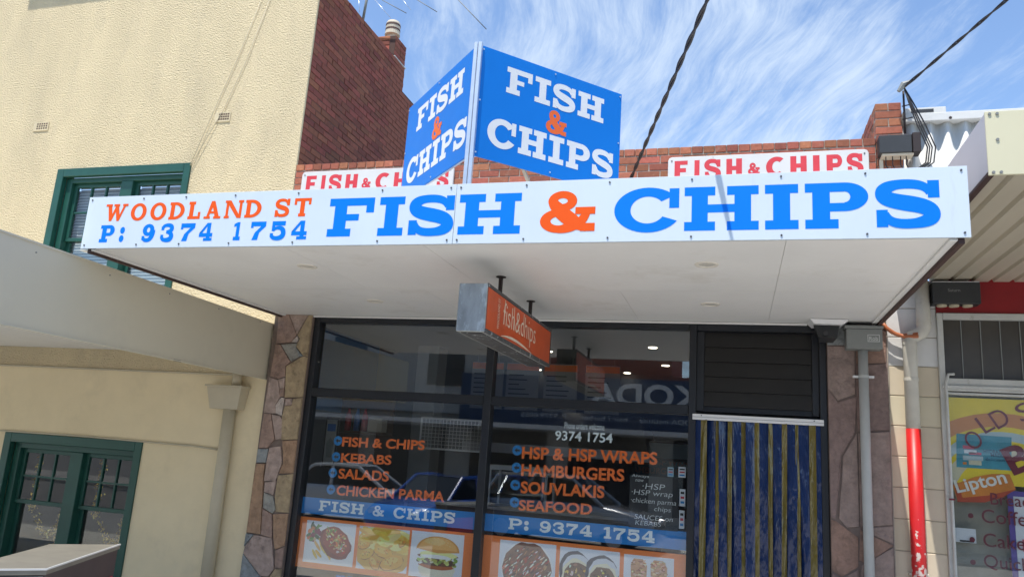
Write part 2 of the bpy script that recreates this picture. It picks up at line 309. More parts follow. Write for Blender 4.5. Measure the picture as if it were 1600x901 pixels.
def bez(pts, n=14):
    res = []
    for k in range(0, len(pts)-1, 3):
        a, b, c, d = [Vector(p) for p in pts[k:k+4]]
        for i in range(n):
            t = i/n; res.append(a*(1-t)**3+b*3*t*(1-t)**2+c*3*t*t*(1-t)+d*t**3)
    res.append(Vector(pts[-1])); return res
def lerpw(ws, n):
    o = []
    for i in range(n):
        t = i/(n-1)*(len(ws)-1); k = min(int(t), len(ws)-2); o.append(ws[k]+(ws[k+1]-ws[k])*(t-k))
    return o
def slab(ch, w, s, t):
    """slab-serif glyph: cap height 1, width w, stem s, slab t -> list of layers, each a list of polygons"""
    e = (w-s)/2
    if ch == 'I': return [[[(0,0),(w,0),(w,t),(e+s,t),(e+s,1-t),(w,1-t),(w,1),(0,1),(0,1-t),(e,1-t),(e,t),(0,t)]]]
    if ch == 'F':
        q = s*.45; bw = s+2*q; a = w*.68
        return [[[(0,0),(bw,0),(bw,t),(q+s,t),(q+s,.41),(a,.41),(a,.58),(q+s,.58),(q+s,1-t),(w-s*.62,1-t),(w-s*.62,.61),(w,.61),(w,1),(0,1),(0,1-t),(q,1-t),(q,t),(0,t)]]]
    if ch == 'H':
        q = s*.45; b = s+2*q; l0, l1 = q, q+s; r0, r1 = w-q-s, w-q; m0, m1 = .5-t*.46, .5+t*.46
        return [[[(0,0),(b,0),(b,t),(l1,t),(l1,m0),(r0,m0),(r0,t),(w-b,t),(w-b,0),(w,0),(w,t),(r1,t),(r1,1-t),(w,1-t),(w,1),(w-b,1),(w-b,1-t),(r0,1-t),(r0,m1),(l1,m1),(l1,1-t),(b,1-t),(b,1),(0,1),(0,1-t),(l0,1-t),(l0,t),(0,t)]]]
    if ch == 'P':
        q = s*.42; x0 = q+s+(w-q-s)*.38; rx = w-x0; ry = .315; cy = 1-ry
        return [[[(0,0),(s+2.1*q,0),(s+2.1*q,t),(q+s,t),(q+s,1),(0,1),(0,1-t),(q,1-t),(q,t),(0,t)]],
                rect(q+s, 1-t*1.0, x0, 1) + rect(q+s, 1-2*ry, x0, 1-2*ry+t*.92) + ring(x0, cy, rx, ry, s*1.0, t*.98, -90, 90, 20)]
    if ch == 'D':
        q = s*.3; rx = w-q-s*1.1; x0 = w-rx
        return [[[(0,0),(q+s,0),(q+s,1),(0,1),(0,1-t),(q,1-t),(q,t),(0,t)]], rect(q+s,1-t,x0,1)+rect(q+s,0,x0,t)+ring(x0,.5,rx,.5,s,t,-90,90,22)]
    if ch == 'O': return [ring(w/2,.5,w/2,.515,s,t*1.02)]
    if ch == 'C':
        cx = w*.52
        return [ring(cx,.5,cx,.525,s*1.06,t*1.05,38,330,34), rect(w-s*.62,.535,w,.99)]
    if ch == 'S':
        h = t*.98
        p = bez([(w*.86,.72),(w*.80,.90),(w*.62,.925),(w*.46,.925),(w*.22,.925),(w*.115,.83),(w*.115,.73),(w*.115,.60),(w*.30,.56),(w*.5,.51),(w*.72,.46),(w*.875,.40),(w*.875,.27),(w*.875,.14),(w*.70,.075),(w*.48,.075),(w*.30,.075),(w*.18,.12),(w*.13,.30)])
        n = len(p); ws = lerpw([h*.85, h, h*1.05, s*.86, s*.92, s*.98, s*.92, s*.86, h*1.05, h, h*.85], n)
        return [strip(p, ws), rect(w-s*.62,.62,w,.99), rect(0,.01,s*.62,.38)]
    if ch == 'L':
        q = s*.32; return [[[(0,0),(w,0),(w,.40),(w-s*.6,.40),(w-s*.6,t),(q+s,t),(q+s,1-t),(s+2*q,1-t),(s+2*q,1),(0,1),(0,1-t),(q,1-t),(q,t),(0,t)]]]
    if ch == 'T':
        b = s*.5; return [[[(e-b*.6,0),(e+s+b*.6,0),(e+s+b*.6,t),(e+s,t),(e+s,1-t),(w-s*.55,1-t),(w-s*.55,.64),(w,.64),(w,1),(0,1),(0,.64),(s*.55,.64),(s*.55,1-t),(e,1-t),(e,t),(e-b*.6,t)]]]
    if ch == 'A':
        a = w*.14
        return [[[(a,t*.5),(a+s*.62,t*.5),(w*.53,.80),(w*.56,1),(w*.36,1)]], [[(w*.36,1),(w*.57,1),(w-a*.6,t*.5),(w-a*.6-s*1.05,t*.5)]], rect(w*.27,.29,w*.72,.29+t*.75), rect(0,0,w*.38,t*.8), rect(w*.58,0,w,t*.8)]
    if ch == 'N':
        q = s*.3
        return [[[(q,0),(q+s*.62,0),(q+s*.62,1),(q,1)]], [[(w-q-s*.62,0),(w-q,0),(w-q,1),(w-q-s*.62,1)]], [[(q*.3,1),(q+s*1.0,1),(w-q,0),(w-q-s*.95,0)]], rect(0,0,q*2+s*.62,t*.8), rect(w-2*q-s*.62,1-t*.8,w,1), rect(0,1-t*.8,q+s*.6,1)]
    if ch == 'W':
        return [[[(w*.08,1),(w*.08+s,1),(w*.36,.18),(w*.30,0),(w*.22,0)]], [[(w*.22,0),(w*.33,0),(w*.56,.86),(w*.5,1),(w*.45,.9)]], [[(w*.40,1),(w*.40+s*.95,1),(w*.70,.18),(w*.66,0),(w*.57,0)]], [[(w*.57,0),(w*.67,0),(w*.93,1),(w*.83,1)]], rect(0,1-t*.8,w*.28,1), rect(w*.36,1-t*.8,w*.62,1), rect(w*.76,1-t*.8,w,1)]
    if ch == ':': 
        return [[[(w/2+w*.5*math.cos(2*math.pi*i/16), .2+.2*math.sin(2*math.pi*i/16)) for i in range(16)]], [[(w/2+w*.5*math.cos(2*math.pi*i/16), .68+.2*math.sin(2*math.pi*i/16)) for i in range(16)]]]
    if ch == '9':
        p = bez([(w*.865,.66),(w*.88,.30),(w*.70,.085),(w*.42,.085),(w*.25,.085),(w*.15,.13),(w*.10,.25)])
        return [ring(w*.47,.67,w*.47,.345,s*.92,t*1.0), strip(p, lerpw([s*.9, s*.95, t*1.1, t*.95, t], len(p))), rect(0,.10,s*.55,.33)]
    if ch == '3':
        p = bez([(w*.10,.74),(w*.16,.90),(w*.34,.92),(w*.48,.92),(w*.72,.92),(w*.84,.84),(w*.84,.74),(w*.84,.60),(w*.66,.545),(w*.42,.545)])
        p2 = bez([(w*.42,.53),(w*.72,.53),(w*.87,.42),(w*.87,.29),(w*.87,.14),(w*.70,.08),(w*.46,.08),(w*.26,.08),(w*.14,.13),(w*.10,.28)])
        return [strip(p, lerpw([t, t, s*.8, s*.9, t*.8], len(p))), strip(p2, lerpw([t*.8, s*.9, s, t*1.05, t], len(p2))), rect(0,.64,s*.6,.84), rect(0,.17,s*.6,.38)]
    if ch == '7':
        return [[[(0,1),(w,1),(w,1-t*1.3),(w*.60,.40),(w*.52,0),(w*.52-s*1.15,0),(w*.30,.40),(w*.68,1-t*1.25),(s*.5,1-t*1.25),(s*.5,.66),(0,.66)]]]
    if ch == '4':
        return [[[(w*.52,1),(w*.82,1),(w*.82,t*.8),(w*.55,t*.8),(w*.55,.80),(w*.22,.42),(0,.42),(0,.36)]], rect(0,.22,w,.22+t*1.05), rect(w*.36,0,w,t*.8)]
    if ch == '1':
        return [[[(w*.05,0),(w,0),(w,t),(w*.80,t),(w*.80,1),(w*.48,1),(0,.90),(0,.74),(w*.34,.78),(w*.34,t),(w*.05,t)]]]
    if ch == '5':
        p = bez([(w*.16,.50),(w*.30,.64),(w*.44,.645),(w*.52,.645),(w*.76,.645),(w*.865,.50),(w*.865,.36),(w*.865,.17),(w*.70,.08),(w*.44,.08),(w*.26,.08),(w*.13,.14),(w*.09,.27)])
        return [rect(w*.08,.47,w*.08+s*.62,1), rect(w*.08,1-t*1.2,w*.95,1), strip(p, lerpw([t*.8, t*.9, s*.9, s*.95, t*1.05, t], len(p))), rect(0,.15,s*.6,.36)]
    if ch == '&':
        d = bez([(w*.22,.74),(w*.34,.52),(w*.58,.24),(w*.86,.09)])
        d2 = bez([(w*.86,.52),(w*.80,.30),(w*.66,.06),(w*.34,.085)])
        return [ring(w*.40,.765,w*.265,.245,s*.62,t*.88), ring(w*.34,.285,w*.34,.285,s*.70,t*.90,75,345,28), strip(d, lerpw([s*.62, s*.95, s*.95, t*.7], len(d))), strip(d2, lerpw([s*.45, s*.6, t*.95, t*.9], len(d2))), rect(w*.64,.44,w,.44+t*.85), rect(w*.74,.035,w,.035+t*.95)]
    return []
def sans(ch, w, s, t):
    if ch == 'F': return [[[(0,0),(s,0),(s,.40),(w*.88,.40),(w*.88,.40+t),(s,.40+t),(s,1-t),(w,1-t),(w,1),(0,1)]]]
    if ch == 'I': return [rect(0,0,w,1)]
    if ch == 'H': return [[[(0,0),(s,0),(s,.41),(w-s,.41),(w-s,0),(w,0),(w,1),(w-s,1),(w-s,.41+t),(s,.41+t),(s,1),(0,1)]]]
    if ch == 'P':
        x0 = s+(w-s)*.4; return [rect(0,0,s,1), rect(s,1-t,x0,1)+rect(s,.36,x0,.36+t)+ring(x0,.68,w-x0,.32,min(s,(w-x0)*.8),t,-90,90,16)]
    if ch == 'C': return [ring(w*.56,.5,w*.56,.51,s*1.05,t*1.05,52,308,28)]
    return slab(ch, w, s, t)
def glyph_obj(ch, o, u, v, n, w, h, s, t, m, parent, name='letter', lift=.001, style=None):
    """o: lower-left corner, u right, v up, n out; w,h metres"""
    o, u, v, n = map(Vector, (o, u, v, n)); mb = MB()
    for k, layer in enumerate((style or slab)(ch, w/h, s, t)):
        off = lift + k*.0002
        for pi, poly in enumerate(layer):
            vs = [o + u*(p[0]*h) + v*(p[1]*h) + n*(off+pi*.000012) for p in poly]
            ar = sum(poly[i][0]*poly[(i+1) % len(poly)][1]-poly[(i+1) % len(poly)][0]*poly[i][1] for i in range(len(poly)))
            f = tuple(range(len(vs))); 
            if (ar < 0) != (u.cross(v).dot(n) < 0): f = f[::-1]
            mb.add(vs, [f])
    return mb.build(name, m, parent)
_fc = {}
def font_mesh(txt, bold, spacing=1., shear=0.):
    key = (txt, bold, spacing, shear)
    if key in _fc: return _fc[key]
    c = bpy.data.curves.new('t', 'FONT'); c.body = txt; c.offset = bold; c.space_character = spacing; c.shear = shear; c.resolution_u = 4; c.fill_mode = 'FRONT'
    o = bpy.data.objects.new('t', c); COL.objects.link(o); bpy.context.view_layer.update()
    me = bpy.data.meshes.new_from_object(o.evaluated_get(bpy.context.evaluated_depsgraph_get()))
    v = np.array([tuple(p.co) for p in me.vertices]); f = [tuple(p.vertices) for p in me.polygons]
    bpy.data.objects.remove(o); bpy.data.curves.remove(c); bpy.data.meshes.remove(me)
    _fc[key] = (v, f); return v, f
def text_obj(txt, o, u, v, n, w, h, m, parent, bold=.02, name='lettering', lift=.002, spacing=1., shear=0., fitw=True):
    vs, fs = font_mesh(txt, bold, spacing, shear); lo, hi = vs.min(0), vs.max(0); o, u, v, n = map(Vector, (o, u, v, n))
    sy = h/(hi[1]-lo[1]); sx = w/(hi[0]-lo[0]) if fitw else sy
    P = [o + u*((p[0]-lo[0])*sx) + v*((p[1]-lo[1])*sy) + n*lift for p in vs]
    if u.cross(v).dot(n) < 0: fs = [f[::-1] for f in fs]
    mb = MB(); mb.add(P, fs); return mb.build(name, m, parent)
XR, UP, OUT = (1, 0, 0), (0, 0, 1), (0, -1, 0)

# ------------------------------------------------------------------ ground
FZ, RZ = -.36, -.48
def struct(name, m, *b):
    return box(name, m, None, *b, kind='structure')
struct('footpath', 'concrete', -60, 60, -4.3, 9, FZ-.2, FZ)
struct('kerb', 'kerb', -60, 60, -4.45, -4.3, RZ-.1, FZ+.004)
MB().add([(-900,-900,RZ),(900,-900,RZ),(900,900,RZ-.001),(-900,900,RZ-.001)], [(0,1,2,3)]).build('road', 'pale_road', None, kind='structure')
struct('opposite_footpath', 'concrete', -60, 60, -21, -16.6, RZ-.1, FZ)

# ------------------------------------------------------------------ the fish and chip shop
shop = thing('shop_building', 'small red brick shop with stone pillars and a black framed glazed front', 'shop', (-1.95, 0, FZ))
SX0, SX1, SOF = -5.235, 1.33, 3.03
# parapet: recessed mortar body, bricks proud of it
par = box('parapet_wall', 'mortar', shop, SX0, SX1-.002, .008, .24, 3.06, 4.925)
BR = {}
def brick_mesh(l, d, h, kind):
    k = (round(l, 3), round(d, 3), round(h, 3), kind)
    if k not in BR:
        vs = []
        for var in range(4):
            mb = MB(); mb.bbox(-l/2, l/2, -d/2, d/2, -h/2, h/2, b=.005)
            v = [(x+random.uniform(-.0025, .0025), y+random.uniform(-.0025, .0025), z+random.uniform(-.0025, .0025)) for x, y, z in mb.v]
            me = bpy.data.meshes.new('brick'); me.from_pydata(v, [], mb.f); me.materials.append(MATS[kind]); vs.append(me)
        BR[k] = vs
    return random.choice(BR[k])
CO = .085
def brick(parent, x, y, z, l, d, h=.075, kind='red_brick'):
    return place('brick', brick_mesh(l, d, h, kind), (x, y, z), parent)
for r in range(8):
    z = 4.925 - CO*(r+.5)
    if r == 0:
        n = 55; st = (SX1-SX0)/n
        for i in range(n): brick(par, SX0+st*(i+.5), .105+random.uniform(-.003, .003), z+.004, st-.009, .225)
    else:
        st = .2405; x = SX0 - (st/2 if r % 2 else 0)
        while x < SX1-.02:
            a, b = max(x, SX0), min(x+st, SX1)
            if b-a > .05: brick(par, (a+b)/2, .055+random.uniform(-.004, .004), z, round(b-a-.010, 2), .11)
            x += st
pier = box('brick_pier', 'mortar', shop, SX1+.008, 1.572, .010, .98, 3.9, 5.296)
for r in range(10):
    z = 5.30 - CO*(r+.5)
    if r % 2: brick(pier, 1.455, .055, z, .238, .11); y = .125
    else:
        for i in (0, 1): brick(pier, SX1+.062+.122*i, .115, z, .112, .23); 
        y = .24
    while y < .97:
        l = min(.235, .98-y); brick(pier, SX1+.055, y+l/2, z, .112, round(l-.01, 2)); y += .242
# stone clad pillars: each stone traced on the pillar's face
mat('plum_joint', (.17, .13, .115), .95, var=.2, vscale=20)
def pillar(name, x0, x1, z0, z1, yb, stones, face, gap=.0016, joint='stone_joint'):
    p = box(name, joint, shop, x0, x1, yb, yb+.30, z0, z1)
    for kind, poly in stones:
        pts = [G(*q, face) for q in poly]; c = sum(((q.x, q.z) for q in pts), ()) 
        cx = sum(q.x for q in pts)/len(pts); cz = sum(q.z for q in pts)/len(pts)
        pp = []
        for q in pts:
            dx, dz = q.x-cx, q.z-cz; L_ = math.hypot(dx, dz); k = max(.5, (L_-gap)/L_); pp.append((min(max(cx+dx*k, x0+.003), x1-.003), cz+dz*k))
        d = yb-face + random.uniform(-.002, .010)
        MB().prism(pp, (0, yb, 0), XR, UP, OUT, d, .003, rough=.004).build('stone', kind, p)
    return p
LP = [('stone_brown', [(435.9,491),(452,491),(463.9,522.8),(455.5,533.7),(432,536.6)]), ('stone_pink', [(452,491),(482,492),(463.9,522)]),
 ('stone_yellow', [(482.5,492),(494,492),(484,557),(473.2,555),(462.6,541),(468.3,529),(464.8,523.3)]), ('stone_light', [(455.5,533.7),(464,524.4),(467,529.2),(464.3,534.8)]),
 ('stone_grey', [(438.8,538),(463.9,535.5),(462.6,541.7),(466,557.6),(454.3,564.3)]), ('stone_slate', [(463.2,543.9),(472.8,555.4),(466,557.2)]),
 ('stone_brown', [(430.6,537.7),(438,538),(453.7,564.8),(446,571),(445.5,587.6),(434.4,591.4),(422,587.6)]), ('stone_yellow', [(446.6,571.6),(473.2,555.9),(485,557.6),(476.9,620.2),(444.4,620.9)]),
 ('stone_pink', [(434.4,592.5),(444.8,589.2),(443.9,605.4),(437.3,607.6)]), ('stone_brown', [(437.3,608.2),(443.9,606),(443.2,618.7),(438,619.8)]),
 ('stone_pink', [(421,588.7),(433.9,592.7),(438,618.7),(430.6,632),(431.5,646),(412,644.2)]), ('stone_light', [(439.5,620.2),(444.8,621.6),(440.4,649.7),(431,645.3),(431,632)]),
 ('stone_pink', [(445.9,622.5),(457.2,622.5),(456.6,632.7),(445,633.1)]), ('stone_yellow', [(458,622.5),(476.4,621),(468,686),(440,687),(441,650),(445,634),(457,633)]),
 ('stone_brown', [(412.5,645),(423,645.9),(429,685.6),(417.4,699.6),(404,699.6)]), ('stone_pink', [(424.4,646.8),(436,648.2),(442,655),(439.8,685.6),(430.5,686.5)]),
 ('stone_slate', [(403,700.6),(419.7,700.6),(415,722),(400,722)]), ('stone_pink', [(421,698.7),(438.4,696.4),(440.7,723),(430.5,751),(412.7,751),(416.4,722)]),
 ('stone_orange', [(440.7,688),(468,687),(461,739.3),(435,739.3),(442,723)]), ('stone_orange', [(399.5,724),(413.6,724),(411.8,741),(406.8,834),(385,831)]),
 ('stone_pink', [(413.6,752.5),(431.5,750.4),(426.5,773),(411.8,767.7)]), ('stone_yellow', [(434,741.8),(461,740),(454,800.8),(430.6,799),(428.8,775.8)]),
 ('stone_grey', [(411.8,768.6),(426,774),(430.6,795.4),(425,801.7),(410.4,792.7)]), ('stone_brown', [(410,793.6),(424.4,802.6),(424.7,840),(407.4,834.7)]),
 ('stone_orange', [(426,802.6),(453,801.7),(447.8,852.6),(428.8,858),(426.5,840)]), ('stone_slate', [(384.5,832.4),(396.6,834.4),(381.4,852.6)]),
 ('stone_pink', [(397,834.7),(424.4,840),(428,888),(419,900),(406.5,899),(379.7,863),(382.3,852.6)]), ('stone_slate', [(378.8,864),(406.5,900),(410,935),(370,930)]),
 ('stone_brown', [(429.7,858.9),(447,854.4),(443.3,888),(428.8,886.6)]), ('stone_yellow', [(428.8,888.4),(443,889),(438,935),(411,935),(408,901),(420,901)]),
 ('stone_brown', [(369,932),(437,937),(433,975),(364,975)])]
pillar('stone_pillar', -5.215, -4.712, FZ, SOF, -.055, LP, -.075)
c7 = lambda L_: [(1060+a/1.955, 440+b/1.955) for a, b in L_]
RP = [('stone_slate', c7([(452,140),(531,140),(531,193),(452,193)])), ('plum', c7([(452,196),(540,196),(540,343),(487,362),(453,325)])), ('plum_dark', c7([(453,330),(486,367),(545,350),(540,460),(497,530),(495,590),(480,725),(457,718)])),
 ('plum', c7([(545,462),(503,532),(500,592),(490,722),(515,750),(553,748)])), ('plum_rust', c7([(542,150),(634,150),(634,248),(543,250)])), ('plum_dark', c7([(543,255),(638,250),(644,452),(547,457)])), ('plum', c7([(549,462),(645,457),(654,742),(556,748)])),
 ('plum', c7([(558,752),(656,746),(657,800),(600,775)])), ('plum_rust', c7([(556,756),(598,778),(657,805),(575,860),(552,850)])), ('plum', c7([(560,865),(657,810),(660,960),(555,960)])), ('plum_rust', c7([(456,724),(482,730),(512,752),(550,780),(550,870),(500,900),(457,880)])), ('plum_dark', c7([(457,886),(500,906),(552,876),(552,960),(457,960)]))]
pillar('stone_pillar', .832, 1.352, FZ, SOF, -.048, RP, -.055, .001, 'plum_joint')
MB().box(1.352, 1.36, -.05, .2, FZ, SOF).build('mortar_edge', 'mortar', shop)
# shopfront frames
def bars(name, m, parent, rects, y0, y1, bev=.004):
    mb = MB()
    for r in rects: mb.bbox(r[0], r[1], y0, y1, r[2], r[3], b=bev)
    return mb.build(name, m, parent)
WZ0 = -.15
TZ0, TZ1 = 2.105, 2.20
for r in ((-4.708,-4.635,WZ0,SOF-.002), (-2.575,-2.49,WZ0,SOF-.004), (-.445,-.375,FZ,SOF-.002), (.765,.828,FZ,SOF-.002)): bars('frame_post', 'black_frame', shop, [r], -.02, .12)
for a, b in ((-4.634,-2.576), (-2.489,-.446)):
    box('head_rail', 'black_frame', shop, a, b, -.015, .115, 2.955, SOF-.003, bev=.004)
    box('transom', 'black_frame', shop, a, b, -.018, .115, TZ0, TZ1, bev=.006)
    box('bottom_rail', 'black_frame', shop, a, b, -.018, .115, WZ0, WZ0+.08, bev=.006)
box('plinth', 'int_dark', shop, -4.708, -.446, -.03, .15, FZ, WZ0)
box('head_rail', 'black_frame', shop, -.374, .764, -.015, .115, 2.945, SOF-.003, bev=.004)
for nm, a, b, z0, z1 in (('upper_pane',-4.634,-2.576,TZ1,2.955), ('upper_pane',-2.489,-.446,TZ1,2.955), ('lower_pane',-4.634,-2.576,WZ0+.08,TZ0), ('lower_pane',-2.489,-.446,WZ0+.08,TZ0)):
    box(nm, 'glass', shop, a, b, .050, .056, z0, z1)
# fixed louvre panel over the doorway
lv = box('louvre_panel', 'black_frame', shop, -.374, .764, .06, .10, 2.15, 2.944)
for i in range(5):
    z0 = 2.20+i*.147; MB().add([(-.30,.030,z0+.001),(.70,.030,z0+.001),(.70,.046,z0+.1455),(-.30,.046,z0+.1455),(-.30,.06,z0+.001),(.70,.06,z0+.001),(.70,.06,z0+.1455),(-.30,.06,z0+.1455)], [(0,1,2,3),(4,5,1,0),(3,2,6,7),(0,3,7,4),(1,5,6,2)]).build('louvre_blade', 'louvre', lv)
for r in ((-.374,-.302,2.15,2.944), (.702,.764,2.15,2.944)): box('louvre_stile', 'black_frame', lv, r[0], r[1], .02, .058, r[2], r[3], bev=.003)
# plastic strip curtain
cur = thing('strip_curtain', 'blue and yellow plastic strip curtain hanging in the dark doorway', 'curtain', (.2, .02, FZ))
rl = box('curtain_rail', 'white_rail', cur, -.405, .795, -.035, -.008, 2.062, 2.118, bev=.003)
MB().box(-.405, .795, -.0385, -.0355, 2.0865, 2.0895).build('rail_groove', 'grey_box', rl)
for x in (-.32, .71): MB().tube([(x,-.0405,2.103),(x,-.034,2.103)], .006, 8).build('screw', 'screw', rl)
ns = 19; x = -.385; rs = random.Random(3)
xs = [-.385+(1.165)*i/ns+(rs.uniform(-.010, .010) if 0 < i < ns else 0)+(.0 if i in (0, ns) else -.011 if i % 2 == 0 else .011) for i in range(ns+1)]
for i in range(ns):
    blue = i % 2 == 0; w = (xs[i+1]-xs[i])
    a, b = xs[i]-.007, xs[i+1]+.007
    y0 = rs.choice((-.020, .0))+(.004 if blue else -.004)
    mb = MB(); nz, nx = 16, 6; ph = rs.uniform(0, 6); tw = rs.uniform(-.022, .022); cv = rs.uniform(-.006, .022); off = rs.uniform(-.022, .022)
    vs = []
    for k in range(nz+1):
        t = k/nz; z = 2.065-(2.065-FZ-.04)*t
        for j in range(nx+1):
            s_ = j/nx-.5; sw = t*(off+.006*math.sin(3.1*t+ph)); vs.append((a+(b-a)*(j/nx)+sw, y0-cv*(1-4*s_*s_)*min(1, t*3+.2)*(1+.5*math.sin(t*7+ph*2))+tw*s_*2*math.sin(t*3.5+ph)+.008*math.sin(t*5+ph)*t, z))
    n0 = len(vs); vs += [(p[0], p[1]+.003, p[2]) for p in vs]
    q = nx+1; fs = []
    for k in range(nz):
        for j in range(nx): fs += [(k*q+j, k*q+q+j, k*q+q+j+1, k*q+j+1), (n0+k*q+j, n0+k*q+j+1, n0+k*q+q+j+1, n0+k*q+q+j)]
    mb.add(vs, fs); mb.build('strip', 'strip_blue' if blue else 'strip_yellow', cur, smooth=True)
# ------------------------------------------------------------------ window lettering and posters (behind the glass)
DY = .062
def wtext(txt, p0, p1, p2, m, parent, bold=.03, name='lettering', y=DY, **k):     # lower-left, lower-right, upper-left survey points
    a, b, c = G(*p0, y), G(*p1, y), G(*p2, y); u = (b-a); w = u.length; u.normalize(); v = Vector((0, 0, 1)); h = (c.z-a.z)
    return text_obj(txt, a, u, v, OUT, w, h, m, parent, bold, name, 0.0, **k)
def bullets(parent, pts):
    for p in pts:
        c = G(*p, DY); mb = MB(); r = .052
        mb.add([c+Vector((r*math.cos(2*math.pi*i/20), 0, r*math.sin(2*math.pi*i/20))) for i in range(20)], [tuple(range(20))[::-1]]); o = mb.build('bullet', 'bullet_blue', parent)
        mb = MB(); mb.add([c+Vector((a, -.001, b)) for a, b in ((-.03,0),(.005,.026),(0,.008),(.03,.012),(.03,-.012),(0,-.008),(.005,-.026))], [tuple(range(7))]); mb.build('arrow', 'int_dark', o)
ml = thing('window_menu', 'orange menu list starting with fish and chips on the left window pane', 'window lettering', (-3.7, DY, 1.0))
wtext('FISH & CHIPS', (534,697), (663,703), (536,682), 'menu_orange', ml); wtext('KEBABS', (532,722), (611,726), (533,707), 'menu_orange', ml)
wtext('SALADS', (528,747), (607,752), (530,731), 'menu_orange', ml); wtext('CHICKEN PARMA', (525,773), (694,784), (527,757), 'menu_orange', ml)
bullets(ml, [(528,688), (525,713), (520,738), (517,764)])
mr = thing('window_menu', 'orange menu list of wraps, hamburgers, souvlakis and seafood on the right window pane', 'window lettering', (-1.5, DY, 1.0))
wtext('HSP & HSP WRAPS', (815,716), (1027,726), (817,697), 'menu_orange', mr); wtext('HAMBURGERS', (814,743), (975,752), (816,724), 'menu_orange', mr)
wtext('SOUVLAKIS', (813,770), (944,778), (815,751), 'menu_orange', mr); wtext('SEAFOOD', (810,797), (925,804), (812,780), 'menu_orange', mr)
bullets(mr, [(808,703), (807,730), (805,757), (804,784)])
ph = thing('phone_lettering', 'small white phone orders number near the top of the right pane', 'window lettering', (-1.5, DY, 1.85))
wtext('Phone orders welcome', (882,669), (944,672), (882,659), 'band_white', ph, bold=.0); wtext('9374 1754', (867,687), (957,692), (868,672), 'band_white', ph, bold=.02)
def slab_line(txt, x0, x1, z0, z1, y, m, parent, s=.27, t=.2, adv=None, gap=.16, spacew=.55):
    W_ = {'I': .62, 'S': .95, 'F': 1.05, 'H': 1.2, '&': 1.05, 'C': 1.1, 'P': 1.05, ':': .36, ' ': spacew, '9': .86, '3': .84, '7': .86, '4': .9, '1': .56, '5': .88}
    tot = sum(W_[c] for c in txt)+gap*(len(txt)-1); h = z1-z0; k = (x1-x0)/(tot*h); x = x0
    for c in txt:
        w = W_[c]*h*k
        if c != ' ': glyph_obj(c, (x, y, z0), XR, UP, OUT, w, h, s*min(k, 1.15), t, m, parent, lift=.001)
        x += w+gap*h*k
def band(name, label, x0, x1, txt, tx0, tx1, tz0, tz1):
    b = thing(name, label, 'window sticker', (x0, DY+.01, .82)); box('backing', 'band_blue', b, x0, x1, DY+.006, DY+.008, .822, .995)
    slab_line(txt, tx0, tx1, tz0, tz1, DY+.005, 'band_white', b, s=.25, t=.19); return b
band('blue_band', 'blue window strip reading fish and chips across the left pane', -4.634, -2.577, 'FISH & CHIPS', -4.42, -2.82, .862, .972)
band('blue_band', 'blue window strip with the phone number across the right pane', -2.488, -.447, 'P: 9374 1754', -2.23, -.75, .862, .972)
rf = random.Random(11)
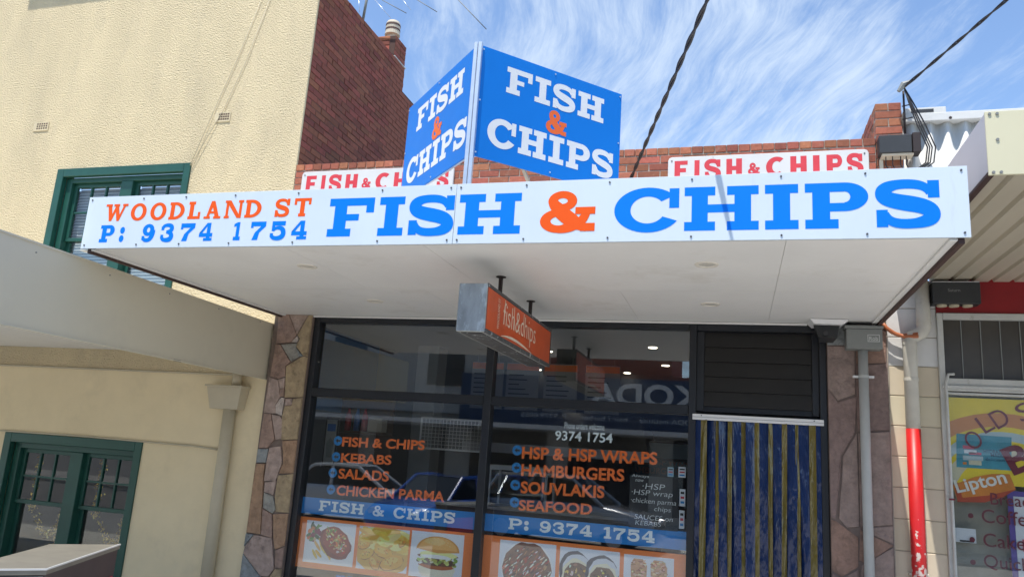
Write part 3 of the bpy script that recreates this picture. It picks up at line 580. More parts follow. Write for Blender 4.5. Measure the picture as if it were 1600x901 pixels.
def food(parent, x0, x1, z0, z1, kind):
    w, h = x1-x0, z1-z0; V, F_, C_ = [], [], []; dep = [0]
    def poly(pts, col):
        dep[0] += 1; y = DY+.0105-dep[0]*.00005; n = len(V)
        pts = [(min(max(a, 0), 1), min(max(b, 0), 1)) for a, b in pts]
        V.extend((x0+a*w, y, z0+b*h) for a, b in pts); F_.append(tuple(range(n, n+len(pts)))); C_.append(col)
    def ell(cx, cy, rx, ry, col, rot=0., n=14, wob=.0):
        c_, s_ = math.cos(rot), math.sin(rot); asp = h/w; pts = []
        for i in range(n):
            a = 2*math.pi*i/n; k = 1+rf.uniform(-wob, wob); px, py = rx*math.cos(a)*k, ry*math.sin(a)*k; pts.append((cx+(px*c_-py*s_), cy+(px*s_+py*c_)/asp))
        poly(pts, col)
    j = lambda c, k=.2: tuple(max(0, v*(1+rf.uniform(-k, k))) for v in c)
    poly([(0,0),(1,0),(1,1),(0,1)], (.60, .62, .70))
    if kind == 'parma':
        ell(.52, .32, .60, .40, (.74, .75, .80), n=30); ell(.52, .38, .50, .32, (.66, .67, .73), n=30); ell(.52, .40, .47, .29, (.74, .74, .78), n=30)
        for i in range(26): ell(rf.uniform(.06,.30), rf.uniform(.52,.88), rf.uniform(.03,.07), rf.uniform(.02,.04), j(rf.choice([(.10,.20,.05),(.05,.10,.03),(.50,.16,.05),(.55,.45,.25),(.20,.03,.06)])), rf.uniform(0,3), 8, .25)
        for i in range(12): ell(rf.uniform(.20,.56), rf.uniform(.18,.48), rf.uniform(.08,.12), .028, j((.66,.44,.10)), rf.uniform(-1.3,-.5), 8, .1)
        ell(.62, .52, .34, .25, (.20, .045, .03), -.55, 20, .06); ell(.63, .55, .30, .21, (.30, .06, .035), -.55, 20, .06)
        for i in range(80):
            a, r = rf.uniform(0, 6.28), rf.uniform(0, 1)**.6
            ell(.63+.24*r*math.cos(a), .58+.21*r*math.sin(a)*1.25-.12*r*math.cos(a), rf.uniform(.012,.045), rf.uniform(.008,.02), j(rf.choice([(.66,.50,.22),(.60,.20,.06),(.42,.05,.03),(.70,.66,.55),(.62,.32,.10),(.25,.28,.08)])), rf.uniform(0,3), 7, .3)
        for i in range(9): ell(rf.uniform(.42,.62), rf.uniform(.72,.86), .035, .012, j((.16,.30,.06)), rf.uniform(0,3), 7, .2)
    elif kind == 'chips':
        ell(.52, .46, .56, .46, (.60, .36, .07), n=26, wob=.05)
        for i in range(55): 
            ell(rf.uniform(.08,.95), rf.uniform(.48,.97), rf.uniform(.10,.15), rf.uniform(.034,.05), j(rf.choice([(.78,.55,.14),(.70,.45,.08),(.80,.60,.22),(.60,.34,.05)]), .12), rf.uniform(-.5,.9), 10, .1)
        for cx, cy, rx, ry, r in ((.20,.36,.15,.085,.5),(.52,.44,.20,.10,-.2),(.36,.17,.14,.085,-.9),(.70,.22,.24,.13,.3),(.13,.55,.12,.06,.3),(.88,.72,.10,.06,1.)):
            ell(cx, cy-.01, rx, ry, (.36,.15,.03), r, 16, .06); ell(cx, cy, rx*.94, ry*.92, j((.66,.36,.06),.1), r, 16, .06); ell(cx-.02, cy+.03, rx*.6, ry*.5, (.76,.47,.12), r, 12, .1)
            for q in range(12): ell(cx+rf.uniform(-.7,.7)*rx, cy+rf.uniform(-.7,.7)*ry, .02, .012, j((.55,.27,.04),.3), rf.uniform(0,3), 6, .3)
    elif kind == 'burger':
        poly([(.18,.12),(.86,.12),(.80,.02),(.26,.02)], (.66,.60,.50)); ell(.52, .20, .35, .13, (.70,.62,.48), n=22)
        ell(.52, .30, .36, .085, (.36,.10,.03), n=20, wob=.05); ell(.52, .36, .37, .07, (.10,.05,.03), n=20, wob=.08)
        for i in range(40): ell(rf.uniform(.17,.88), rf.uniform(.30,.52), rf.uniform(.03,.06), rf.uniform(.018,.03), j(rf.choice([(.30,.40,.08),(.45,.50,.16),(.20,.28,.05),(.70,.70,.55),(.14,.07,.04)])), rf.uniform(-.6,.6), 8, .3)
        ell(.54, .52, .36, .06, (.74,.68,.28), n=18, wob=.05); ell(.50, .47, .28, .035, (.76,.76,.70), n=18, wob=.1)
        pts = [(.13,.62)] + [(.52-.41*math.cos(a), .60+.32*math.sin(a)) for a in [math.pi*i/18 for i in range(19)]] + [(.91,.60),(.52,.55)]
        poly(pts, (.56,.27,.07)); poly([(.52-.36*math.cos(a), .63+.27*math.sin(a)) for a in [math.pi*i/18 for i in range(19)]], (.66,.37,.12)); ell(.46, .80, .20, .06, (.72,.46,.19), 0, 16)
        for i in range(30): ell(.52+rf.uniform(-.28,.28), .80+rf.uniform(-.08,.08), .008, .005, (.78,.60,.35), rf.uniform(0,3), 5)
    elif kind == 'hsp':
        ell(.5, .44, .46, .46, (.66,.67,.68), n=26); ell(.5, .44, .43, .43, (.20,.09,.05), n=24, wob=.05)
        for i in range(230):
            a, r = rf.uniform(0, 6.28), rf.uniform(0, 1)**.5
            ell(.5+.41*r*math.cos(a), .46+.44*r*math.sin(a), rf.uniform(.02,.06), rf.uniform(.008,.016), j(rf.choice([(.74,.68,.58),(.70,.64,.55),(.42,.05,.03),(.36,.12,.05),(.16,.06,.04),(.10,.04,.03),(.55,.25,.12)])), rf.uniform(.5,1.2), 7, .2)
    elif kind == 'wraps':
        for cx, cy in ((.28,.44), (.72,.40)):
            ell(cx, cy+.06, .28, .34, (.05,.05,.07), .3, 22, .04); ell(cx+.02, cy+.12, .25, .24, (.55,.56,.60), .3, 22, .05); ell(cx+.02, cy-.02, .25, .27, (.70,.62,.46), .2, 22, .05); ell(cx+.02, cy-.04, .22, .235, (.16,.08,.04), .2, 20, .06)
            for i in range(60):
                a, r = rf.uniform(0, 6.28), rf.uniform(0, 1)**.5
                ell(cx+.02+.20*r*math.cos(a), cy-.04+.26*r*math.sin(a), rf.uniform(.015,.04), rf.uniform(.012,.025), j(rf.choice([(.70,.50,.10),(.60,.40,.08),(.10,.05,.03),(.28,.16,.10),(.62,.55,.45),(.05,.03,.03)])), rf.uniform(0,3), 7, .3)
    else:
        for cx in (.30, .70):
            poly([(cx-.13,.0),(cx+.14,.0),(cx+.17,.80),(cx+.08,.93),(cx-.10,.93),(cx-.16,.80)], (.48,.25,.13))
            for i in range(110): ell(cx+rf.uniform(-.13,.14), rf.uniform(.0,.9), rf.uniform(.015,.05), rf.uniform(.01,.025), j(rf.choice([(.56,.30,.16),(.64,.42,.26),(.36,.15,.07),(.70,.52,.36),(.28,.10,.05)])), rf.uniform(-.6,.6), 7, .3)
    c = ((x0+x1)/2, DY, (z0+z1)/2); me = bpy.data.meshes.new('food_photo'); me.from_pydata([(a-c[0], b-c[1], d-c[2]) for a, b, d in V], [], F_)
    ca = me.color_attributes.new('Col', 'FLOAT_COLOR', 'CORNER'); k = 0
    for p, col in zip(me.polygons, C_):
        for li in p.loop_indices: ca.data[li].color = (*[min(.88, v_*1.32) for v_ in col], 1)
    me.materials.append(MATS['food_print']); place('food_photo', me, c, parent)
def poster(label, x0, x1, pics):
    p = thing('food_poster', label, 'poster', (x0, DY+.012, .28)); box('backing', 'poster_or', p, x0, x1, DY+.011, DY+.013, .255, .783)
    for a, b, z0, z1, k in pics: food(p, a, b, z0, z1, k)
poster('orange poster with photos of parmigiana, chips and a burger', -4.634, -2.577, [(-4.55,-3.945,.315,.752,'parma'), (-3.905,-3.315,.312,.748,'chips'), (-3.29,-2.70,.30,.755,'burger')])
poster('orange poster with photos of loaded chips, wraps and kebab meat', -2.488, -.447, [(-2.31,-1.72,.29,.752,'hsp'), (-1.68,-1.08,.29,.745,'wraps'), (-1.04,-.56,.28,.735,'kebab')])
fr = thing('fresh_lettering', 'blue lettering under the left food poster cut by the picture edge', 'window lettering', (-3.9, DY, .1)); text_obj('FRESHLY COOKED', (-4.12, DY, .085), XR, UP, OUT, 1.1, .14, 'band_blue', fr, .03)
cb_ = thing('chalkboard', 'black chalkboard with handwritten specials leaning inside the right pane', 'chalkboard', (-.77, DY, 1.0))
box('board', 'board_black', cb_, -1.005, -.53, DY+.001, DY+.012, .99, 1.49)
for t_, x_, z_, w_, h_ in (('Always', -.99, 1.465, .17, .035), ('now', -.95, 1.43, .08, .022), ('·HSP', -.88, 1.365, .22, .055), ('·HSP wrap', -.985, 1.29, .40, .065), ('·chicken parma', -.99, 1.215, .44, .06), ('chips', -.76, 1.15, .16, .055), ('SAUCES on', -.95, 1.075, .37, .045), ('KEBABS', -.94, 1.02, .25, .042)):
    text_obj(t_, (x_, DY, z_), XR, UP, OUT, w_, h_, 'chalk', cb_, -.006, 'chalk_line', .0005, 1., .12)
for i, (x_, z_, w_, h_, m_) in enumerate(((-.535,1.50,.07,.10,'paper'), (-.64,1.50,.06,.09,'pale_blue'), (-.52,1.23,.055,.16,'paper'), (-.52,1.02,.05,.17,'paper'))):
    st_ = box('door_sticker', m_, None, x_, x_+w_, DY+.0005, DY+.0012, z_, z_+h_, label=['white square sticker above the chalkboard by the door frame', 'pale blue square sticker beside the white one above the chalkboard', 'white sticker at mid height on the edge of the chalkboard', 'lowest white sticker on the edge of the chalkboard'][i], category='sticker')
    for q in range(3): box('sticker_print', ['bullet_blue', 'sticker_red', 'ink'][q], st_, x_+.01, x_+w_-.01, DY-.001, DY, z_+h_*(.15+.28*q), z_+h_*(.15+.28*q)+h_*.14)

# ------------------------------------------------------------------ awning of the shop
aw = thing('shop_awning', 'flat white lined awning over the fish and chip shop front', 'awning', (-1.95, -1.4, SOF))
AX0, AX1, AY = -5.10, 1.255, -2.93
rows = [(-2.925, -1.46), (-1.455, -.052)]; cols = [AX0+.006, -3.30, -2.15, .30, AX1-.006]
for ri, (y0, y1) in enumerate(rows):
    cc = cols if ri == 0 else [AX0+.006, -2.75, -.95, .30, AX1-.006]
    for i in range(4): box('soffit_panel', 'soffit', aw, cc[i]+.0015, cc[i+1]-.0015, y0, y1, SOF, SOF+.012)
box('roof_deck', 'iron_white', aw, AX0, AX1, AY, -.001, SOF+.014, SOF+.36)
box('sun_blocker', 'iron_white', aw, -5.239, AX0-.037, AY+.02, -.004, SOF-.006, SOF-.001)  # added sheet, hidden behind the trim, keeps sun off the left pillar
box('wall_trim', 'soffit_trim', aw, AX0+.02, .66, -.050, -.022, SOF-.020, SOF-.001, bev=.004)
for x0, x1 in ((AX0-.035, AX0), (AX1, AX1+.035)): box('edge_trim', 'brown_trim', aw, x0, x1, AY, -.08, SOF-.035, SOF+.05, bev=.003)
for x0, x1 in ((AX0+.001, AX0+.045), (AX1-.045, AX1-.001)): box('edge_bead', 'soffit_trim', aw, x0, x1, AY, -.08, SOF-.016, SOF-.001, bev=.003)
for px in ((480,416), (586,470), (1104,413), (1110,475)):
    p = GZ(*px, SOF); mb = MB(); n = 24
    for r0, z0, r1, z1 in ((.085, 0, .080, -.008), (.080, -.008, .064, -.008), (.064, -.008, .058, -.001)):
        vs = [(p.x+r*math.cos(2*math.pi*i/n), p.y+r*math.sin(2*math.pi*i/n), SOF+z) for r, z in ((r0, z0), (r1, z1)) for i in range(n)]
        mb.add(vs, [(i, (i+1) % n, n+(i+1) % n, n+i) for i in range(n)])
    dl = mb.build('downlight', 'light_rim', aw, smooth=True)
    MB().add([(p.x+.06*math.cos(2*math.pi*i/n), p.y+.06*math.sin(2*math.pi*i/n), SOF-.002) for i in range(n)], [tuple(range(n))[::-1]]).build('lens', 'light_lens', dl)
# fascia sign
fs_ = thing('fascia_sign', 'long white street sign along the awning edge reading woodland st fish and chips', 'sign', (-1.93, -2.95, 3.03))
FY, FZ0, FZ1 = -2.955, 3.027, 3.470
for a, b in ((-5.186,-1.9195), (-1.9165,1.318)): box('panel', 'white_panel', fs_, a, b, FY, FY+.012, FZ0, FZ1, bev=.0015)
FS = [('F',-2.92,-2.552,'b'), ('I',-2.508,-2.309,'b'), ('S',-2.266,-1.924,'b'), ('H',-1.886,-1.430,'b'), ('&',-1.290,-.910,'o'), ('C',-.782,-.359,'b'), ('H',-.325,.135,'b'), ('I',.173,.371,'b'), ('P',.410,.773,'b'), ('S',.815,1.163,'b')]
for ch, a, b, c in FS: glyph_obj(ch, (a, FY, 3.094), XR, UP, OUT, b-a, .295, .345 if ch != '&' else .36, .20, 'sign_blue' if c == 'b' else 'sign_orange', fs_)
for ch, a, b in (('W',-4.995,-4.775),('O',-4.738,-4.584),('O',-4.545,-4.391),('D',-4.361,-4.216),('L',-4.180,-4.064),('A',-4.027,-3.873),('N',-3.841,-3.675),('D',-3.656,-3.510),('S',-3.387,-3.265),('T',-3.224,-3.081)):
    glyph_obj(ch, (a, FY, 3.257), XR, UP, OUT, b-a, .145, .26, .165, 'sign_orange', fs_)
for ch, a, b in (('P',-5.010,-4.868),(':',-4.812,-4.766),('9',-4.588,-4.470),('3',-4.408,-4.290),('7',-4.223,-4.091),('4',-4.044,-3.922),('1',-3.732,-3.668),('7',-3.580,-3.448),('5',-3.404,-3.272),('4',-3.220,-3.089)):
    glyph_obj(ch, (a, FY, 3.077), XR, UP, OUT, b-a, .146, .30, .20, 'sign_blue', fs_)
for z in (3.055, 3.443):
    for x in (-5.15,-4.63,-4.22,-3.76,-3.20,-2.50,-1.96,-1.885,-1.40,-.82,-.28,.27,.76,1.285):
        MB().tube([(x,FY-.006,z),(x,FY+.002,z)], .0065, 8).build('screw', 'screw', fs_)
# V shaped roof sign
vs_ = thing('corner_sign', 'blue v shaped fish and chips sign standing on the awning roof', 'sign', (-1.88, -2.4, 3.40))
VZ0, VZ1, AP = 3.735, 4.625, Vector((-1.88, -2.86, 0))
def vpanel(end, side):
    d = (Vector((*end, 0))-AP).normalized(); ln = (Vector((*end, 0))-AP).length
    n = Vector((d.y, -d.x, 0)); n = n if n.y < 0 else -n                      # outward
    a = AP + d*.03
    u = d if side > 0 else -d; o = a if side > 0 else AP + d*ln
    mb = MB(); P = [(0, 0), (ln-.03, 0), (ln-.03, VZ1-VZ0), (0, VZ1-VZ0)]
    mb.prism(P, o+Vector((0, 0, VZ0))-n*.012, u, UP, n, .012, .0015); pn = mb.build('panel', 'panel_blue', vs_)
    tot = ln-.03
    def line(txt, x0, x1, z0, h):
        W_ = {'F': 1.08, 'I': .68, 'S': 1.0, 'H': 1.22, 'C': 1.2, 'P': 1.1}; g = .13; k = (x1-x0)/(sum(W_[c] for c in txt)+g*(len(txt)-1)); x = x0
        for c in txt: glyph_obj(c, o+u*x+Vector((0, 0, VZ0+z0)), u, UP, n, W_[c]*k, h, .30*min(1.2, k/h), .20, 'letter_white', vs_, lift=.001); x += (W_[c]+g)*k
    s0 = .0
    line('FISH', tot*.175, tot*.865, .575, .215); line('CHIPS', tot*.075, tot*.95, .115, .225)
    glyph_obj('&', o+u*(tot*.455)+Vector((0, 0, VZ0+.355)), u, UP, n, .19, .195, .30, .19, 'letter_orange', vs_, lift=.001)
    for fx in (.012, .5, .985):
        for z in (.03, (VZ1-VZ0)/2, VZ1-VZ0-.03):
            if fx == .5 and abs(z-.445) < .1: continue
            q = o+u*(tot*fx)+Vector((0, 0, VZ0+z)); MB().tube([q-n*.001, q+n*.006], .007, 8).build('screw', 'alu', vs_)
    e = o+u*tot if side > 0 else o                                            # bottom and far edges of the aluminium frame
    for k in (VZ0+.03, VZ1-.05): MB().tube([a-n*.035+Vector((0, 0, k)), a+d*tot-n*.035+Vector((0, 0, k))], .018, 4).build('rail', 'alu', vs_)
    q = a+d*(tot-.05)-n*.035; MB().tube([(q.x, q.y, 3.40), (q.x, q.y, VZ1-.02)], .020, 4).build('post', 'alu', vs_)
    return n
vpanel((-2.87, -1.89), -1); vpanel((-.93, -1.885), 1)
for dx in (-.017, .017): MB().bbox(AP.x+dx-.015, AP.x+dx+.015, AP.y-.012, AP.y+.02, 3.40, VZ1+.012, b=.003).build('post', 'alu', vs_)
MB().tube([(-1.60,-1.0,3.40), (-1.66,-2.35,3.92)], .018, 4).build('brace', 'pot', vs_)
# hanging light box sign
bs = thing('hanging_sign', 'orange fish and chips light box hung under the awning on two rods', 'sign', (-1.84, -1.5, 2.48))
BX0, BX1, BY0, BY1, BZ0, BZ1 = -1.965, -1.745, -2.62, -.58, 2.462, 2.822
box('casing', 'galv', bs, BX0, BX1, BY0, BY1, BZ0, BZ1, bev=.004)
box('face', 'sign_face', bs, BX1+.0005, BX1+.005, BY0+.02, BY1-.02, BZ0+.028, BZ1-.024, bev=.001)
box('face', 'sign_face', bs, BX0-.005, BX0-.0005, BY0+.02, BY1-.02, BZ0+.028, BZ1-.024, bev=.001)
for z0, z1 in ((BZ0-.003, BZ0+.027), (BZ1-.023, BZ1+.003)): box('edge_channel', 'sign_edge', bs, BX1-.004, BX1+.010, BY0+.004, BY1, z0, z1, bev=.002)
box('end_channel', 'sign_edge', bs, BX1-.004, BX1+.0095, BY1-.018, BY1+.004, BZ0+.028, BZ1-.024, bev=.002)
MB().box(BX0+.03, BX1-.03, BY0+.03, BY1-.03, BZ0-.006, BZ0-.0005).build('base_panel', 'sign_edge', bs)
for px in ((791,432), (834,470)):
    p = GZ(*px, SOF); p.x = -1.855
    MB().tube([(p.x, p.y, BZ1-.01), (p.x, p.y, SOF-.001)], .018, 10).build('hanger_rod', 'dark_steel', bs); MB().tube([(p.x, p.y, SOF-.007), (p.x, p.y, SOF-.001)], .042, 12).build('flange', 'dark_steel', bs)
U_, V_, NX = (0, 1, 0), (0, 0, 1), (1, 0, 0)
text_obj('fish&chips', (BX1+.005, -2.20, 2.535), U_, V_, NX, 1.02, .235, 'cream_print', bs, -.008, 'lettering', .0012)
text_obj('WOODLAND ST', (BX1+.005, -2.30, 2.535), (0, 0, 1), (0, -1, 0), NX, .235, .045, 'cream_print', bs, .0, 'lettering', .0012)
for hx, hz in ((-2.165, 2.66), (-1.90, 2.60), (-1.60, 2.60)): MB().box(BX1+.0058, BX1+.0068, hx-.006, hx+.006, hz, 2.785 if hx != -2.165 else 2.79).build('ascender', 'cream_print', bs)
sw = bez([(-2.22, 2.498), (-1.95, 2.540), (-1.65, 2.525), (-1.28, 2.492)], 16); mb = MB()
for q in strip(sw, lerpw([.004, .022, .020, .004], len(sw))): mb.add([(BX1+.0062, p[0], p[1]) for p in q], [(0, 1, 2, 3)])
mb.build('swoosh', 'cream_print', bs)
# two old painted signs on the parapet
def oldsign(label, x0, x1, z0, z1):
    s_ = thing('old_sign', label, 'sign', ((x0+x1)/2, -.03, z0)); c = .04
    MB().prism([(x0,z0),(x1,z0),(x1,z1-c),(x1-c*.3,z1-c*.3),(x1-c,z1),(x0+c,z1),(x0+c*.3,z1-c*.3),(x0,z1-c)], (0, -.004, 0), XR, UP, OUT, .03, .004).build('board', 'old_sign', s_)
    w = x1-x0
    for t_, a, b, h in (('F',.035,.10,.215),('I',.14,.165,.215),('S',.195,.27,.215),('H',.305,.38,.215),('&',.415,.47,.13),('C',.505,.595,.215),('H',.625,.70,.215),('I',.735,.765,.215),('P',.80,.87,.215),('S',.90,.965,.215)):
        glyph_obj(t_, (x0+w*a, -.034, z0+.085+(.03 if t_ == '&' else 0)), XR, UP, OUT, w*(b-a)*1.06, h, .27, .215, 'old_red', s_, style=sans)
    for fx in (.02, .98): MB().tube([(x0+w*fx, -.039, z1-.045), (x0+w*fx, -.03, z1-.045)], .008, 8).build('screw', 'screw', s_)
oldsign('weathered white board with red lettering on the brick parapet behind the left blue panel', -5.115, -3.13, 4.46, 4.815)
oldsign('weathered white board with red lettering on the brick parapet below the open sky', -.70, 1.257, 4.455, 4.80)
# fittings by the right pillar
mbx = thing('meter_box', 'grey electrical meter box on the right stone pillar with a pale plate', 'meter box', (1.13, -.1, 2.76))
box('case', 'grey_box', mbx, .985, 1.292, -.21, -.058, 2.772, 2.96, bev=.006); box('lid', 'grey_box', mbx, .97, 1.302, -.225, -.058, 2.961, 2.99, bev=.006)
box('nameplate', 'plate', mbx, 1.165, 1.268, -.213, -.2105, 2.838, 2.905); box('plate_field', 'grey_box', mbx, 1.171, 1.262, -.2145, -.2135, 2.844, 2.899); text_obj('Rob', (1.178, -.2145, 2.85), XR, UP, OUT, .075, .036, 'plate', mbx, .01, 'lettering', .0008)
dp = thing('conduit_pipe', 'pale grey pipe running down the right stone pillar', 'pipe', (1.13, -.12, FZ))
tube('pipe', 'grey_pvc', dp, [(1.135,-.115,2.771),(1.135,-.115,1.5),(1.135,-.115,FZ)], .043, 16)
box('bracket', 'white_rail', dp, 1.045, 1.225, -.125, -.057, 2.515, 2.535, bev=.002); MB().tube([(1.135,-.115,2.512),(1.135,-.115,2.538)], .047, 16).build('clip', 'grey_pvc', dp)
fl = thing('security_light', 'dark sensor light under a white angled bracket at the end of the shop window head', 'light', (.82, -.15, 2.85))
MB().add([(.66,-.33,3.024),(1.0,-.30,3.024),(.95,-.27,2.985),(.70,-.30,2.985),(.66,-.03,3.024),(1.0,-.03,3.024),(.95,-.03,2.985),(.70,-.03,2.985)], [(0,1,2,3),(3,2,6,7),(0,3,7,4),(1,5,6,2),(0,4,5,1)]).build('bracket', 'white_rail', fl)
MB().add([(.70,-.22,2.985),(.93,-.20,2.985),(.90,-.26,2.86),(.74,-.27,2.86),(.72,-.06,2.985),(.92,-.06,2.985),(.88,-.08,2.84),(.76,-.08,2.84)], [(0,1,2,3)[::-1],(3,2,6,7)[::-1],(0,3,7,4)[::-1],(1,5,6,2)[::-1],(4,7,6,5)[::-1]]).build('lamp_body', 'dark_box', fl); MB().tube([(.80,-.265,2.90),(.80,-.29,2.895)], .02, 10).build('sensor', 'int_dark', fl)

# ------------------------------------------------------------------ shop interior seen through the glass
box('shop_interior_floor', 'int_floor', None, SX0, 1.30, .13, 5.2, FZ-.01, -.14, kind='structure')
box('back_wall', 'int_wall', None, SX0, 1.30, 5.2, 5.3, FZ, 3.4, kind='structure'); box('interior_ceiling', 'int_ceil', None, SX0, 1.30, .13, 5.2, 3.06, 3.16, kind='structure')
box('side_wall', 'int_wall', None, SX0-.004, SX0+.09, .26, 5.2, FZ, 3.058, kind='structure'); box('side_wall', 'int_wall', None, 1.33, 1.42, .26, 5.2, FZ, 3.058, kind='structure')
box('blue_wall_panel', 'int_blue', None, SX0+.092, SX0+.10, .27, 2.6, 2.0, 3.05, kind='structure')
LAMPS = [((1020,543), 'lit ceiling downlight nearest the glass at the upper right pane'), ((890,573), 'lit ceiling downlight just right of the hanging sign'), ((857,549), 'lit ceiling downlight at the edge of the hanging sign face'), ((1040,571), 'lit ceiling downlight above the mirrored street lettering'), ((993,594), 'lit ceiling downlight deep in the shop right of centre'), ((870,592), 'small lit downlight below the one beside the hanging sign')]
for px, lab in LAMPS:
    p = GZ(*px, 3.055); p.y = min(p.y, 5.0); MB().tube([(p.x,p.y,3.05),(p.x,p.y,3.0595)], .055, 16).build('interior_downlight', 'lamp_on', None, label=lab, category='downlight', group='lit downlights in the shop ceiling')
col = box('white_column', 'white_board', None, -4.42, -4.10, 2.4, 2.75, -.1, 3.055, label='pale interior column left of the menu boards', category='column')
for i, (x_, lab) in enumerate(((-3.85, 'hanging menu board nearest the pale column'), (-3.30, 'second hanging menu board from the pale column'), (-2.72, 'third hanging menu board from the pale column'), (-2.10, 'fourth hanging menu board from the pale column'))):
    b = thing('menu_board', lab, 'menu board', (x_, 3.2, 2.2), 'menu boards over the counter'); box('board', 'white_board', b, x_, x_+.5, 3.2, 3.22, 2.25, 2.95); box('header', 'menu_orange', b, x_+.005, x_+.495, 3.194, 3.199, 2.84, 2.935)
    for q in range(7): box('menu_line', 'int_dark', b, x_+.04, x_+.2+.2*rf.random(), 3.194, 3.199, 2.76-q*.07, 2.775-q*.07)
    for q in (.08, .42): MB().tube([(x_+q,3.21,2.95),(x_+q,3.21,3.058)], .004, 6).build('chain', 'steel', b)
hood = thing('exhaust_hood', 'steel exhaust hood over the fryers behind the counter', 'hood', (-2.4, 4, 1.5)); MB().add([(-4.0,3.5,1.75),(-1.2,3.5,1.75),(-1.2,5.19,1.75),(-4.0,5.19,1.75),(-3.8,4.1,2.3),(-1.4,4.1,2.3),(-1.4,5.19,2.3),(-3.8,5.19,2.3)], [(0,1,5,4),(1,2,6,5),(3,0,4,7),(4,5,6,7),(0,3,2,1)]).build('canopy', 'steel', hood); box('lip', 'steel', hood, -4.02, -1.18, 3.48, 3.52, 1.62, 1.76)
ctr = thing('shop_counter', 'dark serving counter with a steel top inside the shop', 'counter', (-2.4, 2.2, -.14)); box('body', 'int_dark', ctr, -4.2, -.9, 2.0, 2.6, -.139, .90); box('top', 'steel', ctr, -4.25, -.85, 1.95, 2.65, .90, .94, bev=.004)
dc = thing('display_cabinet', 'pale framed glass food warmer on the counter', 'cabinet', (-2.7, 2.2, .94))
for x_ in (-3.10, -2.34):
    for y_ in (2.02, 2.48): box('post', 'white_rail', dc, x_, x_+.03, y_, y_+.03, .941, 1.40)
box('roof', 'white_rail', dc, -3.12, -2.29, 2.0, 2.53, 1.40, 1.46, bev=.004); box('pane', 'glass', dc, -3.07, -2.34, 2.02, 2.026, .95, 1.40)
shf = thing('drinks_shelf', 'dark timber wall shelf at the left of the shop', 'shelf', (-4.75, 1.4, 1.5)); box('board', 'wood', shf, -5.13, -4.35, 1.35, 1.62, 1.74, 1.77); box('back', 'wood', shf, -5.13, -4.35, 1.63, 1.65, 1.45, 2.2)
for i, (x_, m_, lab) in enumerate(((-4.93, 'bottle_red', 'red bottle at the left end of the timber shelf'), (-4.80, 'bottle_blue', 'blue bottle between the red ones on the timber shelf'), (-4.69, 'bottle_red', 'red bottle right of the blue one on the timber shelf'))):
    o = MB().tube([(x_,1.48,1.771),(x_,1.48,1.96),(x_,1.48,2.02),(x_,1.48,2.06)], [.042,.042,.018,.016], 12).build('bottle', m_, None, smooth=True, label=lab, category='bottle')
bxx = thing('carton', 'pale carton beside the bottles on the timber shelf', 'carton', (-4.5, 1.48, 1.77)); box('box', 'carton', bxx, -4.6, -4.40, 1.40, 1.56, 1.771, 1.95, bev=.003); box('flap', 'white_board', bxx, -4.6, -4.5, 1.395, 1.565, 1.951, 1.957)
pf = thing('picture_frame', 'narrow framed notice near the left window edge inside the shop', 'picture', (-4.86, .9, 1.2)); box('frame', 'int_dark', pf, -4.93, -4.74, .90, .93, 1.30, 1.92, bev=.004); box('sheet', 'int_tile', pf, -4.905, -4.765, .893, .899, 1.34, 1.88)
MB().prism([(-4.87,1.42),(-4.80,1.42),(-4.785,1.60),(-4.835,1.66),(-4.885,1.60)], (0,.8925,0), XR, UP, OUT, .003).build('emblem', 'grey_box', pf); box('header', 'bottle_blue', pf, -4.89, -4.78, .889, .8925, 1.74, 1.83)
wm = thing('wire_screen', 'wire mesh screen standing behind the left pane', 'screen', (-3.6, 1.9, 1.5)); m_ = MB()
for i in range(18): m_.box(-4.05+i*.05, -4.046+i*.05, 1.9, 1.905, 1.62, 2.0)
for i in range(9): m_.box(-4.05, -3.196, 1.906, 1.911, 1.62+i*.047, 1.625+i*.047)
m_.build('mesh', 'white_rail', wm); bars('frame', 'white_rail', wm, [(-4.07,-4.05,1.60,2.02), (-3.196,-3.176,1.60,2.02), (-4.05,-3.196,2.002,2.02), (-4.05,-3.196,1.60,1.618)], 1.895, 1.915, .002)
fg = thing('drinks_fridge', 'tall glass door fridge with lit edges behind the right pane', 'fridge', (-.9, 4.2, -.14)); box('cabinet', 'int_dark', fg, -1.5, -.5, 4.2, 5.0, -.139, 1.95, bev=.01); box('header', 'pale_blue', fg, -1.48, -.52, 4.19, 4.199, 1.70, 1.92); box('door', 'glass', fg, -1.46, -.54, 4.185, 4.195, .0, 1.66)

# ------------------------------------------------------------------ the rendered building on the left
lb = thing('rendered_building', 'two storey cream roughcast building with green windows and a dark red brick side wall', 'building', (-10, 0, FZ))
BXR = -5.24
UW, LW = (-8.96, -6.81, 3.16, 5.005), (-8.95, -6.85, -.20, 1.445)
def wallq(name, m, x0, x1, z0, z1, hole):
    a, b, c, d = hole; mb = MB(); Y0, Y1 = 0.0, .25
    for r in ((x0, a, z0, z1), (b, x1, z0, z1), (a, b, z0, c), (a, b, d, z1)):
        if r[1]-r[0] > 1e-4 and r[3]-r[2] > 1e-4: mb.add([(r[0],Y0,r[2]),(r[1],Y0,r[2]),(r[1],Y0,r[3]),(r[0],Y0,r[3])], [(0,1,2,3)])
    mb.add([(a,Y0,c),(b,Y0,c),(b,Y0,d),(a,Y0,d),(a,Y1,c),(b,Y1,c),(b,Y1,d),(a,Y1,d)], [(0,1,5,4),(1,2,6,5),(2,3,7,6),(3,0,4,7)])
    mb.add([(x1,Y0,z0),(x1,.03,z0),(x1,.03,z1),(x1,Y0,z1)], [(0,1,2,3)])
    return mb.build(name, m, lb)
wallq('upper_wall', 'roughcast', -17, BXR, 2.315, 9.0, UW); wallq('lower_wall', 'render_wall', -17, BXR, FZ, 2.315, LW)
